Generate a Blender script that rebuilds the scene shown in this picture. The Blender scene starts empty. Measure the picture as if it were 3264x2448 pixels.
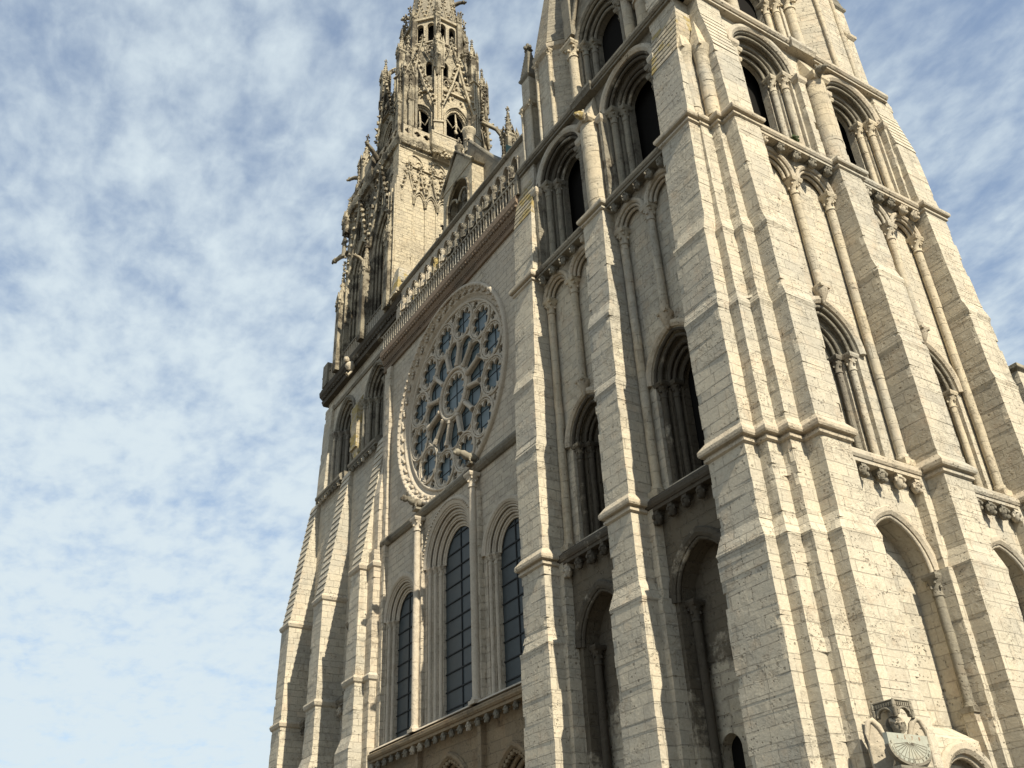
import bpy, bmesh, math, random
from mathutils import Vector, Matrix, noise as mnoise
R = math.radians; PI = math.pi
rnd = random.Random(7)
scene = bpy.context.scene; COL = scene.collection

# ------------------------------------------------------------------ camera, sky, sun, exposure
cam_d = bpy.data.cameras.new("camera"); cam = bpy.data.objects.new("camera", cam_d); COL.objects.link(cam)
scene.camera = cam
cam_d.sensor_width = 36.0; cam_d.lens = 33.05; cam_d.clip_start = 0.1; cam_d.clip_end = 5000
YAW, PITCH, ROLL = R(-57.183), R(31.842), R(-2.735)
fw = Vector((math.sin(YAW)*math.cos(PITCH), math.cos(YAW)*math.cos(PITCH), math.sin(PITCH)))
ri = Vector((math.cos(YAW), -math.sin(YAW), 0)); up = ri.cross(fw)
ri2 = ri*math.cos(ROLL) + up*math.sin(ROLL); up2 = up*math.cos(ROLL) - ri*math.sin(ROLL)
cam.matrix_world = Matrix(((ri2.x, up2.x, -fw.x, 18.04), (ri2.y, up2.y, -fw.y, -22.0), (ri2.z, up2.z, -fw.z, 1.6), (0, 0, 0, 1)))

SUN_EL, SUN_WEST = R(42), R(4.4)          # sun stands south, a little west of square-on to the south flank
sdir = Vector((math.cos(SUN_EL)*math.cos(SUN_WEST), -math.cos(SUN_EL)*math.sin(SUN_WEST), math.sin(SUN_EL)))
sun_d = bpy.data.lights.new("sun", 'SUN'); sun = bpy.data.objects.new("sun", sun_d); COL.objects.link(sun)
sun_d.energy = 5.0; sun_d.angle = R(0.55); sun_d.color = (1.0, 0.92, 0.75)
sun.rotation_euler = sdir.to_track_quat('Z', 'Y').to_euler()

scene.view_settings.view_transform = 'Standard'; scene.view_settings.look = 'None'
scene.view_settings.exposure = 0.76; scene.view_settings.gamma = 1.0
scene.render.engine = 'CYCLES'
scene.cycles.max_bounces = 5; scene.cycles.diffuse_bounces = 3

class NT:
    "small helper to write node trees"
    def __init__(s, tree): s.t = tree; s.t.nodes.clear()
    def n(s, typ, **kw):
        nd = s.t.nodes.new(typ)
        for k, v in kw.items():
            if k.startswith('i_'):
                key = k[2:]; key = int(key) if key.isdigit() else key.replace('_', ' ')
                s.put(nd.inputs[key], v)
            else: setattr(nd, k, v)
        return nd
    def put(s, sock, v):
        if hasattr(v, 'is_output'): s.t.links.new(v, sock)
        else: sock.default_value = v
    def m(s, op, a, b=0.0, c=0.0, clamp=False):
        nd = s.t.nodes.new('ShaderNodeMath'); nd.operation = op; nd.use_clamp = clamp
        s.put(nd.inputs[0], a); s.put(nd.inputs[1], b); s.put(nd.inputs[2], c); return nd.outputs[0]
    def mix(s, f, a, b, blend='MIX'):
        nd = s.t.nodes.new('ShaderNodeMix'); nd.data_type = 'RGBA'; nd.blend_type = blend
        s.put(nd.inputs[0], f); s.put(nd.inputs[6], a); s.put(nd.inputs[7], b); return nd.outputs[2]
    def ramp(s, v, lo, hi):
        nd = s.t.nodes.new('ShaderNodeMapRange'); nd.interpolation_type = 'SMOOTHSTEP'
        s.put(nd.inputs[0], v); nd.inputs[1].default_value = lo; nd.inputs[2].default_value = hi; return nd.outputs[0]
    def noise(s, vec, scale, detail=4, rough=0.55, dist=0.0):
        nd = s.t.nodes.new('ShaderNodeTexNoise'); s.put(nd.inputs['Vector'], vec)
        nd.inputs['Scale'].default_value = scale; nd.inputs['Detail'].default_value = detail
        nd.inputs['Roughness'].default_value = rough; nd.inputs['Distortion'].default_value = dist; return nd.outputs[0]
    def comb(s, x, y, z):
        nd = s.t.nodes.new('ShaderNodeCombineXYZ'); s.put(nd.inputs[0], x); s.put(nd.inputs[1], y); s.put(nd.inputs[2], z); return nd.outputs[0]

world = bpy.data.worlds.new("World"); scene.world = world; world.use_nodes = True
w = NT(world.node_tree)
sky = w.n('ShaderNodeTexSky', sky_type='NISHITA', sun_disc=False, sun_elevation=SUN_EL, sun_rotation=R(90)+SUN_WEST, altitude=150, air_density=1.0, dust_density=0.6, ozone_density=1.6)
tc = w.n('ShaderNodeTexCoord'); sp = w.n('ShaderNodeSeparateXYZ', i_0=tc.outputs['Generated'])
zz = w.m('ADD', w.m('MAXIMUM', sp.outputs[2], 0.02), 0.10)
px = w.m('DIVIDE', sp.outputs[0], zz); py = w.m('DIVIDE', sp.outputs[1], zz)
pv = w.comb(px, py, 0.0)
big = w.noise(pv, 1.5, 3, 0.5); mid = w.noise(pv, 6.5, 4, 0.5, 0.15)
wv = w.n('ShaderNodeMapping', i_Vector=pv); wv.inputs['Rotation'].default_value = (0, 0, R(35)); wv.inputs['Scale'].default_value = (1.0, 1.7, 1.0)
fine = w.noise(wv.outputs[0], 15.0, 5, 0.55, 0.25); vfine = w.noise(pv, 42.0, 3, 0.6, 0.2)
cl = w.m('ADD', w.m('ADD', w.m('MULTIPLY', mid, 0.66), w.m('MULTIPLY', big, 0.32)), w.m('ADD', w.m('MULTIPLY', fine, 0.48), w.m('MULTIPLY', vfine, 0.14)))
low = w.m('MULTIPLY', w.m('SUBTRACT', 0.62, sp.outputs[2]), 0.42)
lat = w.m('MULTIPLY', w.m('SUBTRACT', w.m('MULTIPLY', sp.outputs[0], -0.6), w.m('MULTIPLY', sp.outputs[1], 0.8)), 0.12)
cl = w.m('ADD', w.m('ADD', cl, low), lat)
cf = w.m('MULTIPLY', w.ramp(cl, 0.53, 1.08), 0.95)
skyc = w.mix(1.0, sky.outputs[0], (0.92, 1.12, 1.20, 1), 'MULTIPLY')
skyc = w.mix(0.28, skyc, (5.0, 5.9, 7.2, 1))
skyc = w.mix(cf, skyc, (5.7, 6.5, 6.9, 1))
bg = w.n('ShaderNodeBackground', i_Color=skyc, i_Strength=0.075)
wo = w.n('ShaderNodeOutputWorld', i_Surface=bg.outputs[0])

# ------------------------------------------------------------------ materials
def stone(name, base=(0.475, 0.43, 0.345), warm=(0.49, 0.40, 0.30), grey=(0.39, 0.365, 0.31), row=0.46, joint=0.017, soot=0.0, sootcol=(0.055, 0.046, 0.034),
          pits=0.55, bump=0.9, courses=True, lichen=0.0, sootz=None):
    mt = bpy.data.materials.new(name); mt.use_nodes = True; t = NT(mt.node_tree)
    g = t.n('ShaderNodeNewGeometry'); P = g.outputs['Position']
    s = t.n('ShaderNodeSeparateXYZ', i_0=P); ns = t.n('ShaderNodeSeparateXYZ', i_0=g.outputs['True Normal'])
    isx = t.m('GREATER_THAN', t.m('ABSOLUTE', ns.outputs[0]), t.m('ABSOLUTE', ns.outputs[1]))
    u = t.m('ADD', t.m('MULTIPLY', s.outputs[1], isx), t.m('MULTIPLY', s.outputs[0], t.m('SUBTRACT', 1.0, isx)))
    zw = t.m('ADD', s.outputs[2], t.m('MULTIPLY', t.noise(t.comb(0.0, 0.0, s.outputs[2]), 0.55, 2), 0.9))
    wob = t.m('MULTIPLY', t.m('SUBTRACT', t.noise(P, 1.7, 2), 0.5), 0.05)
    rowi = t.m('FLOOR', t.m('DIVIDE', zw, row))
    wn = t.n('ShaderNodeTexWhiteNoise', noise_dimensions='1D', i_W=rowi)
    uw = t.m('ADD', t.m('ADD', u, t.m('MULTIPLY', wn.outputs[0], 0.55)), t.m('MULTIPLY', isx, 0.37))
    big = t.noise(P, 0.16, 4, 0.6); midn = t.noise(P, 1.1, 5, 0.65); fin = t.noise(P, 9.0, 7, 0.75)
    col = t.mix(t.ramp(big, 0.42, 0.66), (*base, 1), (*grey, 1))
    col = t.mix(t.m('MULTIPLY', t.ramp(midn, 0.50, 0.72), 0.55), col, (*warm, 1))
    hgt = t.m('MULTIPLY', fin, 0.55)
    if courses:
        b = t.n('ShaderNodeTexBrick', offset=0.5, squash=1.0)
        t.put(b.inputs['Vector'], t.comb(uw, t.m('ADD', zw, wob), 0.0)); b.inputs['Scale'].default_value = 1.0
        b.inputs['Color1'].default_value = (0.88, 0.875, 0.87, 1); b.inputs['Color2'].default_value = (1.10, 1.08, 1.04, 1)
        b.inputs['Mortar'].default_value = (1, 1, 1, 1); b.inputs['Mortar Size'].default_value = joint
        b.inputs['Mortar Smooth'].default_value = 0.35; b.inputs['Bias'].default_value = 0.05
        b.inputs['Brick Width'].default_value = row*2.15; b.inputs['Row Height'].default_value = row
        col = t.mix(0.85, col, b.outputs['Color'], 'MULTIPLY')
        jm = t.m('MULTIPLY', b.outputs['Fac'], t.ramp(t.noise(P, 2.3, 3), 0.30, 0.55))
        col = t.mix(t.m('MULTIPLY', jm, 0.34), col, (0.13, 0.105, 0.075, 1))
        hgt = t.m('SUBTRACT', hgt, t.m('MULTIPLY', jm, 0.75))
    col = t.mix(0.55, col, t.mix(t.ramp(fin, 0.30, 0.70), (0.72, 0.70, 0.68, 1), (1.14, 1.13, 1.10, 1)), 'MULTIPLY')
    # weathering holes
    vo = t.n('ShaderNodeTexVoronoi', feature='F1', i_Vector=P, i_Scale=3.0, i_Randomness=1.0)
    pm = t.m('MULTIPLY', t.ramp(t.m('ADD', vo.outputs['Distance'], t.m('MULTIPLY', fin, 0.12)), 0.27, 0.15), t.ramp(t.noise(P, 0.75, 4, 0.7), 0.46, 0.58))
    vo2 = t.n('ShaderNodeTexVoronoi', feature='F1', i_Vector=P, i_Scale=7.5, i_Randomness=1.0)
    pm = t.m('MAXIMUM', pm, t.m('MULTIPLY', t.ramp(t.m('ADD', vo2.outputs['Distance'], t.m('MULTIPLY', fin, 0.12)), 0.36, 0.20), t.ramp(t.noise(P, 1.2, 4, 0.75), 0.50, 0.60)))
    pm = t.m('MULTIPLY', pm, pits)
    col = t.mix(pm, col, (0.10, 0.082, 0.058, 1)); hgt = t.m('SUBTRACT', hgt, t.m('MULTIPLY', pm, 1.0))
    # rough scaled patches of flaked stone
    fl = t.m('MULTIPLY', t.ramp(t.noise(P, 0.9, 3, 0.6), 0.52, 0.66), t.noise(P, 16.0, 4, 0.8))
    hgt = t.m('ADD', hgt, t.m('MULTIPLY', fl, 0.8))
    flk = t.m('MULTIPLY', t.ramp(t.noise(P, 2.2, 5, 0.7), 0.50, 0.56), t.ramp(t.noise(P, 0.35, 3, 0.6), 0.48, 0.56))
    hgt = t.m('SUBTRACT', hgt, t.m('MULTIPLY', flk, 0.4)); col = t.mix(t.m('MULTIPLY', flk, 0.16), col, (0.24, 0.205, 0.15, 1))
    # run-off streaks
    sv = t.n('ShaderNodeMapping', i_Vector=P); sv.inputs['Scale'].default_value = (1.6, 1.6, 0.10)
    stn = t.m('MULTIPLY', t.ramp(t.noise(sv.outputs[0], 1.0, 5, 0.65), 0.55, 0.80), 0.45)
    col = t.mix(stn, col, (0.20, 0.175, 0.135, 1))
    if soot > 0:
        sn = t.noise(P, 0.55, 5, 0.68)
        sm2 = t.mix(1.0, (0, 0, 0, 1), (0, 0, 0, 1))
        v = t.m('ADD', sn, t.m('MULTIPLY', t.noise(P, 5.0, 4, 0.7), 0.25))
        if sootz:
            v = t.m('ADD', v, t.m('MULTIPLY', t.ramp(s.outputs[2], sootz[0], sootz[1]), 0.50))
        f = t.m('MULTIPLY', t.ramp(v, 0.98-soot*0.62, 1.16-soot*0.62), 0.92)
        col = t.mix(f, col, (*sootcol, 1))
    if lichen > 0:
        lf = t.m('MULTIPLY', t.ramp(t.noise(P, 0.8, 5, 0.7), 0.66-lichen*0.2, 0.74-lichen*0.2), 0.75)
        col = t.mix(lf, col, (0.30, 0.22, 0.06, 1))
    bp = t.n('ShaderNodeBump', i_Height=hgt, i_Strength=bump, i_Distance=0.055)
    bs = t.n('ShaderNodeBsdfPrincipled', i_Base_Color=col, i_Roughness=0.92, i_Normal=bp.outputs[0]); bs.inputs['Specular IOR Level'].default_value = 0.15
    t.n('ShaderNodeOutputMaterial', i_Surface=bs.outputs[0]); return mt

def plain(name, c, rough=0.7, metal=0.0, spec=0.3, nz=0.0, ns=4.0):
    mt = bpy.data.materials.new(name); mt.use_nodes = True; t = NT(mt.node_tree)
    g = t.n('ShaderNodeNewGeometry'); P = g.outputs['Position']
    col = t.mix(t.m('MULTIPLY', t.noise(P, ns, 5, 0.65), 1.0), (c[0]*(1-nz), c[1]*(1-nz), c[2]*(1-nz), 1), (c[0]*(1+nz), c[1]*(1+nz), c[2]*(1+nz), 1))
    bs = t.n('ShaderNodeBsdfPrincipled', i_Base_Color=col, i_Roughness=rough, i_Metallic=metal); bs.inputs['Specular IOR Level'].default_value = spec
    t.n('ShaderNodeOutputMaterial', i_Surface=bs.outputs[0]); return mt

M = {}
M['stone'] = stone('limestone_ashlar')
M['trim'] = stone('limestone_trim', courses=False, pits=0.65, base=(0.44, 0.38, 0.29))
M['shaft'] = stone('limestone_shaft', row=0.75, joint=0.014, pits=0.45, base=(0.46, 0.40, 0.30))
M['soot'] = stone('sooty_limestone', soot=0.60, sootcol=(0.095, 0.078, 0.055), base=(0.43, 0.385, 0.30), sootz=(7.0, 13.5), joint=0.04, pits=0.8)
M['recess'] = stone('streaked_recess_wall', soot=0.50, sootcol=(0.10, 0.083, 0.06), base=(0.44, 0.395, 0.31), sootz=(8.5, 14.0), joint=0.05, pits=0.9)
M['speckled'] = stone('lichen_speckled_wall', soot=0.46, sootcol=(0.13, 0.115, 0.075), pits=0.9, joint=0.024)
M['soot_deep'] = stone('blackened_limestone', soot=0.98, base=(0.30, 0.26, 0.20), courses=False)
M['soot_shaft'] = stone('sooty_shaft', soot=0.92, base=(0.38, 0.33, 0.25), row=0.75, joint=0.014)
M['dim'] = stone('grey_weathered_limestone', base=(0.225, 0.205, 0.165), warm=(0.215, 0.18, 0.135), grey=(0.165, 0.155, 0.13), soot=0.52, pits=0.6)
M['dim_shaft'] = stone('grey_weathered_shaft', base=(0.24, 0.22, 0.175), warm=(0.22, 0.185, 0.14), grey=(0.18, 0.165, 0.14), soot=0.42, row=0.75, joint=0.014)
M['clean'] = stone('cleaned_limestone', base=(0.46, 0.405, 0.325), warm=(0.46, 0.38, 0.29), grey=(0.42, 0.375, 0.30), pits=0.22, joint=0.024, row=0.42)
M['cleantrim'] = stone('cleaned_trim', base=(0.47, 0.41, 0.325), warm=(0.46, 0.38, 0.29), grey=(0.42, 0.37, 0.295), pits=0.2, courses=False, bump=0.7)
M['brown'] = stone('iron_stained_cornice', base=(0.235, 0.175, 0.125), warm=(0.23, 0.145, 0.095), grey=(0.17, 0.135, 0.10), courses=False, soot=0.35)
M['portal'] = stone('stained_portal_wall', base=(0.24, 0.185, 0.12), warm=(0.25, 0.16, 0.09), grey=(0.18, 0.15, 0.105), soot=0.4, row=0.5)
M['gothic'] = stone('flamboyant_shaded_stone', base=(0.37, 0.325, 0.24), warm=(0.36, 0.28, 0.185), grey=(0.20, 0.18, 0.14), soot=0.68, pits=0.9, courses=False, bump=1.0)  # soot raised to carry the shade of the tower's west side too
M['gothicwall'] = stone('flamboyant_lit_wall', base=(0.44, 0.385, 0.285), warm=(0.42, 0.34, 0.23), grey=(0.36, 0.32, 0.25), pits=0.6, row=0.36, joint=0.03)  # paler copy for sunlit sides, light put into the colour
M['lichen'] = stone('lichen_slope', lichen=0.75, row=0.36, joint=0.03, base=(0.38, 0.33, 0.24))
M['slate'] = stone('scale_stone_roof', base=(0.30, 0.27, 0.21), warm=(0.28, 0.22, 0.15), grey=(0.22, 0.20, 0.165), row=0.34, joint=0.05, pits=0.6)
M['void'] = plain('painted_dark_interior', (0.012, 0.011, 0.010), 0.95, spec=0.05)  # near-black panels and cores painted in place of the dark interior
M['glass'] = plain('weathered_leaded_glass', (0.034, 0.042, 0.044), 0.45, spec=0.30, nz=0.35, ns=1.5)
M['roseglass'] = plain('weathered_rose_glass', (0.075, 0.105, 0.115), 0.4, spec=0.4, nz=0.3, ns=1.5)
M['iron'] = plain('iron_bars', (0.022, 0.024, 0.025), 0.7, spec=0.2)
M['verdigris'] = plain('copper_green_roof', (0.045, 0.105, 0.095), 0.7, nz=0.35)
M['lead'] = plain('lead_roof', (0.13, 0.125, 0.105), 0.75, nz=0.3, ns=1.2)
M['plant'] = plain('moss_green', (0.035, 0.055, 0.018), 0.9, nz=0.4, ns=20)
M['paving'] = stone('plaza_paving', base=(0.11, 0.10, 0.085), warm=(0.12, 0.10, 0.08), grey=(0.09, 0.085, 0.075), courses=False, pits=0.2)  # tone darkened to stand for building shadows and cut the bounce
M['dial'] = stone('weathered_dial_stone', base=(0.34, 0.345, 0.29), warm=(0.36, 0.29, 0.20), grey=(0.29, 0.30, 0.26), courses=False, pits=0.3, bump=0.4)
M['ink'] = plain('engraved_lines', (0.10, 0.085, 0.06), 0.9)
M['rust'] = plain('rust_stain', (0.27, 0.13, 0.06), 0.9)
# ------------------------------------------------------------------ geometry helpers
def TW(u, n, z): return Vector((-u, -n, z))       # faces looking west: u runs north, n out of the wall
def TS(u, n, z): return Vector((n, u, z))         # faces looking south: u runs east, n out of the wall
def TI(x, y, z): return Vector((x, y, z))
FLIP = {TW: False, TS: True, TI: False}

def arc_pts(w, h, n=9):
    "left half of a pointed (h>w) or round arch from (-w,0) to (0,h)"
    if h <= w*1.001:
        return [(-w*math.cos(a), h*math.sin(a)) for a in [PI/2*i/n for i in range(n+1)]]
    rad = (w*w+h*h)/(2*w); cx = rad-w; a1 = math.atan2(h, -cx)
    return [(cx+rad*math.cos(PI+(a1-PI)*i/n), rad*math.sin(PI+(a1-PI)*i/n)) for i in range(n+1)]
def arch_path(c, w, z0, zs, h, n=9):
    L = [(c+x, zs+z) for x, z in arc_pts(w, h, n)]
    Rr = [(c-x, zs+z) for x, z in reversed(arc_pts(w, h, n))][1:]
    p = L+Rr
    if z0 is not None: p = [(c-w, z0)]+p+[(c+w, z0)]
    return p
def offset_poly(pts, d):
    "mitred outward offset of a ccw polygon"
    out = []; n = len(pts)
    for i in range(n):
        p0, p1, p2 = Vector(pts[i-1]), Vector(pts[i]), Vector(pts[(i+1) % n])
        e1 = (p1-p0).normalized(); e2 = (p2-p1).normalized()
        n1 = Vector((e1.y, -e1.x)); n2 = Vector((e2.y, -e2.x)); k = 1+n1.dot(n2)
        out.append(tuple(p1+(n1+n2)*(d/max(k, 0.25))))
    return out
def ccw(pts):
    a = sum(pts[i-1][0]*pts[i][1]-pts[i][0]*pts[i-1][1] for i in range(len(pts)))
    return pts if a > 0 else list(reversed(pts))

class MB:
    "collects shapes in wall coordinates (u, n, z) and links them as ONE mesh object"
    def __init__(s, T=TI): s.v = []; s.f = []; s.sm = []; s.T = T; s.flip = FLIP[T]; s.mi = []; s.cur = 0
    def add(s, vs, fs, smooth=False):
        o = len(s.v); s.v += [s.T(*p) for p in vs]
        for f in fs:
            f = [i+o for i in f]
            if s.flip: f.reverse()
            s.f.append(f); s.sm.append(smooth); s.mi.append(s.cur)
    def rings(s, rings, smooth=False, cap0=True, cap1=True, closed=True):
        "skin a list of equal-length rings, each ccw seen from above"
        n = len(rings[0]); vs = [p for r in rings for p in r]; fs = []
        for k in range(len(rings)-1):
            for i in range(n if closed else n-1):
                j = (i+1) % n; fs.append([k*n+i, k*n+j, (k+1)*n+j, (k+1)*n+i])
        s.add(vs, fs, smooth)
        o = len(rings)-1
        if cap0: s.add(rings[0], [list(range(n-1, -1, -1))])
        if cap1: s.add(rings[-1], [list(range(n))])
        return s
    def box(s, u0, u1, n0, n1, z0, z1):
        q = [(u0, n0), (u1, n0), (u1, n1), (u0, n1)]
        return s.prism(q, z0, z1)
    def prism(s, q, z0, z1):
        # in (u,n) axes; TW keeps orientation, TS mirrors it (handled by flip)
        q = ccw(q); return s.rings([[(a, b, z0) for a, b in q], [(a, b, z1) for a, b in q]])
    def band(s, q, prof):
        "moulding running round polygon q; prof = [(z, offset), ...] from bottom to top"
        q = ccw(q); return s.rings([[(a, b, z) for a, b in offset_poly(q, d)] for z, d in prof])
    def masonry(s, fn, z0, z1, course=0.46, jit=0.006, cap0=True, keep=None):
        "prism laid in courses with slightly uneven blocks; fn(z)-> polygon"
        z = z0; rings = []; zs = [z0]
        while z < z1-course*1.4:
            z += course*rnd.uniform(0.78, 1.22); zs.append(z)
        zs.append(z1)
        if keep: zs = sorted(set(zs+[k for k in keep if z0 < k < z1]))
        for a, b in zip(zs[:-1], zs[1:]):
            m = len(fn(a+0.001)); da = [(rnd.gauss(0, jit), rnd.gauss(0, jit)) for _ in range(m)]
            ca = [max(0, rnd.gauss(-.01, .018)) if rnd.random() < .9 else rnd.uniform(.02, .065) for _ in range(m)]
            cb = [c*rnd.uniform(.4, 1.2) for c in ca]
            for zz_, q, ch in ((a+0.001, fn(a+0.001), ca), (b-0.001, fn(b-0.001), cb)):
                q = ccw(list(q)); ring = []
                for i in range(m):
                    p = Vector(q[i]); e0 = Vector(q[i-1])-p; e1 = Vector(q[(i+1) % m])-p; l0, l1 = e0.length, e1.length; e0.normalize(); e1.normalize(); d = Vector(da[i])
                    c0, c1 = min(.22, l0*.4), min(.22, l1*.4); k = min(ch[i], c0*.6, c1*.6)
                    for w_ in (p+e0*c0+d, p+(e0+e1)*k+d, p+e1*c1+d): ring.append((w_.x, w_.y, zz_))
                rings.append(ring)
        return s.rings(rings, cap0=cap0)
    def ext(s, poly, n0, n1):
        "outline in (u,z) pushed from depth n0 out to n1"
        poly = ccw(list(poly)); m = len(poly)
        vs = [(a, n0, b) for a, b in poly]+[(a, n1, b) for a, b in poly]
        fs = [list(range(m)), list(range(2*m-1, m-1, -1))]+[[i, i+m, (i+1) % m+m, (i+1) % m] for i in range(m)]
        s.add(vs, fs); return s
    def wall(s, u0, u1, z0, z1, n0, n1, ops):
        "wall panel with arched openings ops=[(c,w,zb,zs,h)] sorted along u"
        cur = u0
        for c, w, zb, zs, h in sorted(ops):
            if c-w > cur+1e-4: s.ext([(cur, z0), (c-w, z0), (c-w, z1), (cur, z1)], n0, n1)
            if zb > z0+1e-4: s.ext([(c-w, z0), (c+w, z0), (c+w, zb), (c-w, zb)], n0, n1)
            ap = arch_path(c, w, None, zs, h, 10); k = len(ap)//2
            s.ext([(c-w, z1)]+ap[:k+1]+[(c, z1)], n0, n1)
            s.ext([(c, z1)]+ap[k:]+[(c+w, z1)], n0, n1)
            cur = c+w
        if cur < u1-1e-4: s.ext([(cur, z0), (u1, z0), (u1, z1), (cur, z1)], n0, n1)
        return s
    def sweep(s, path, prof, smooth=False):
        "sweep closed profile [(outward offset in wall plane, n)] along an open path in (u,z)"
        P = [Vector(p) for p in path]; rings = []; m = len(prof)
        for i, p in enumerate(P):
            a = P[max(i-1, 0)]; b = P[min(i+1, len(P)-1)]
            if 0 < i < len(P)-1:
                e1 = (P[i]-a).normalized(); e2 = (b-P[i]).normalized()
                n1 = Vector((-e1.y, e1.x)); n2 = Vector((-e2.y, e2.x)); nn = (n1+n2)/max(1+n1.dot(n2), 0.3)
            else:
                e = (b-a).normalized(); nn = Vector((-e.y, e.x))
            rings.append([(p.x+nn.x*q, d, p.y+nn.y*q) for q, d in prof])
        vs = [q for r in rings for q in r]; fs = []
        for k in range(len(rings)-1):
            for i in range(m):
                j = (i+1) % m; fs.append([k*m+i, (k+1)*m+i, (k+1)*m+j, k*m+j])
        s.add(vs, fs, smooth); s.add(rings[0], [list(range(m))]); s.add(rings[-1], [list(range(m-1, -1, -1))]); return s
    def roll(s, path, off, n, r, seg=6):
        return s.sweep(path, [(off+r*math.cos(2*PI*i/seg), n+r*math.sin(2*PI*i/seg)) for i in range(seg)], True)
    def lathe(s, u, n, prof, seg=12, smooth=True, rot=0.0):
        return s.rings([[(u+r*math.cos(2*PI*i/seg+rot), n+r*math.sin(2*PI*i/seg+rot), z) for i in range(seg)] for r, z in prof], smooth)
    def tube(s, pts, rad, seg=6, smooth=True):
        P = [Vector(p) for p in pts]; rings = []
        for i, p in enumerate(P):
            d = (P[min(i+1, len(P)-1)]-P[max(i-1, 0)]).normalized()
            a = d.cross(Vector((0, 0, 1)));  a = a if a.length > 0.05 else d.cross(Vector((1, 0, 0))); a.normalize(); b = d.cross(a)
            r = rad[i] if isinstance(rad, (list, tuple)) else rad
            rings.append([tuple(p+(a*math.cos(2*PI*k/seg)+b*math.sin(2*PI*k/seg))*r) for k in range(seg)])
        return s.rings(rings, smooth)
    def blob(s, c, r, jit=0.25, seg=6, rows=4, smooth=True):
        rx, ry, rz = r if isinstance(r, (list, tuple)) else (r, r, r); rings = []
        for k in range(1, rows):
            a = -PI/2+PI*k/rows
            rings.append([(c[0]+rx*math.cos(a)*math.cos(2*PI*i/seg)*(1+rnd.uniform(-jit, jit)), c[1]+ry*math.cos(a)*math.sin(2*PI*i/seg)*(1+rnd.uniform(-jit, jit)), c[2]+rz*math.sin(a)*(1+rnd.uniform(-jit, jit)*0.4)) for i in range(seg)])
        return s.rings(rings, smooth)
    def cone(s, c, q, z0, ztip):
        q = ccw(q); n = len(q); s.add([(a, b, z0) for a, b in q]+[(c[0], c[1], ztip)], [[i, (i+1) % n, n] for i in range(n)]+[list(range(n-1, -1, -1))]); return s
    def build(s, name, mat, parent=None, bevel=0.0):
        me = bpy.data.meshes.new(name); me.from_pydata([tuple(v) for v in s.v], [], s.f)
        me.polygons.foreach_set('use_smooth', s.sm)
        mats = mat if isinstance(mat, (list, tuple)) else [mat]
        for m_ in mats: me.materials.append(m_)
        if len(mats) > 1: me.polygons.foreach_set('material_index', s.mi)
        me.update()
        o = bpy.data.objects.new(name, me); COL.objects.link(o)
        if parent: o.parent = parent; o.matrix_parent_inverse = Matrix.Translation(-parent_loc(parent))
        return o
def parent_loc(p):
    return p.location.copy() if p.parent is None else Vector((0, 0, 0))
def thing(name, label, cat, loc=(0, 0, 0), group=None):
    o = bpy.data.objects.new(name, None); COL.objects.link(o); o.location = loc; o.empty_display_size = 0.5
    o['label'] = label; o['category'] = cat
    if group: o['group'] = group
    return o
def tag(o, label, cat, group=None):
    o['label'] = label; o['category'] = cat
    if group: o['group'] = group
    return o

def colonette(T, u, n, z0, z1, r, name, mat, parent, cap=0.65, abw=1.75, base=0.35, ab=True):
    "engaged shaft with moulded base, leafy capital and square abacus"
    b = MB(T)
    b.box(u-r*1.5, u+r*1.5, n-r*1.5, n+r*1.5, z0, z0+base*0.5)
    b.lathe(u, n, [(r*1.45, z0+base*0.5), (r*1.45, z0+base*0.65), (r*1.12, z0+base*0.8), (r*1.25, z0+base*0.92), (r, z0+base)], 12)
    zc = z1-cap; nseg = max(2, int((zc-z0-base)/1.1)); zs = [z0+base+(zc-z0-base)*i/nseg for i in range(nseg+1)]
    for a, c in zip(zs[:-1], zs[1:]):
        k = r*rnd.uniform(0.97, 1.03); b.lathe(u+rnd.gauss(0, 0.005), n+rnd.gauss(0, 0.005), [(k, a), (k, c)], 12)
    b.lathe(u, n, [(r*1.18, zc-0.05), (r*1.22, zc), (r*1.02, zc+0.04), (r*1.08, zc+cap*0.35), (r*1.35, zc+cap*0.6), (r*1.62, zc+cap*0.74)], 12)
    for k in range(8):
        a = 2*PI*k/8+0.2
        b.blob((u+r*1.38*math.cos(a), n+r*1.38*math.sin(a), zc+cap*(0.58 if k % 2 else 0.34)), (r*0.34, r*0.34, r*0.55), 0.3, 5, 3)
    if ab:
        q = [(u-r*abw, n-r*abw), (u+r*abw, n-r*abw), (u+r*abw, n+r*abw), (u-r*abw, n+r*abw)]
        b.band(q, [(z1-cap*0.27, -r*0.25), (z1-cap*0.12, 0), (z1, 0)])
    return b.build(name, mat, parent)

def corbel_head(T, u, n, z, s, parent, mat, k=0):
    "carved head under the cornice: bracket, face, brow, nose, chin"
    b = MB(T)
    b.ext([(u-0.16*s, z), (u+0.16*s, z), (u+0.13*s, z-0.2*s), (u-0.13*s, z-0.2*s)], n-0.45*s, n+0.02)
    b.blob((u, n-0.10*s, z-0.34*s), (0.21*s, 0.24*s, 0.34*s), 0.16, 9, 6)
    b.blob((u, n+0.15*s, z-0.36*s), (0.05*s, 0.09*s, 0.10*s), 0.1, 5, 4)
    b.blob((u, n+0.08*s, z-0.22*s), (0.17*s, 0.08*s, 0.06*s), 0.2, 6, 4)
    b.blob((u, n+0.06*s, z-0.58*s), (0.09*s, 0.12*s, 0.12*s), 0.2, 6, 4)
    for e in (-1, 1): b.blob((u+e*0.2*s, n-0.08*s, z-(0.26+0.08*k)*s), (0.07*s, 0.06*s, 0.12*s), 0.2, 5, 4)
    return b.build('corbel_head', mat, parent)

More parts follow.
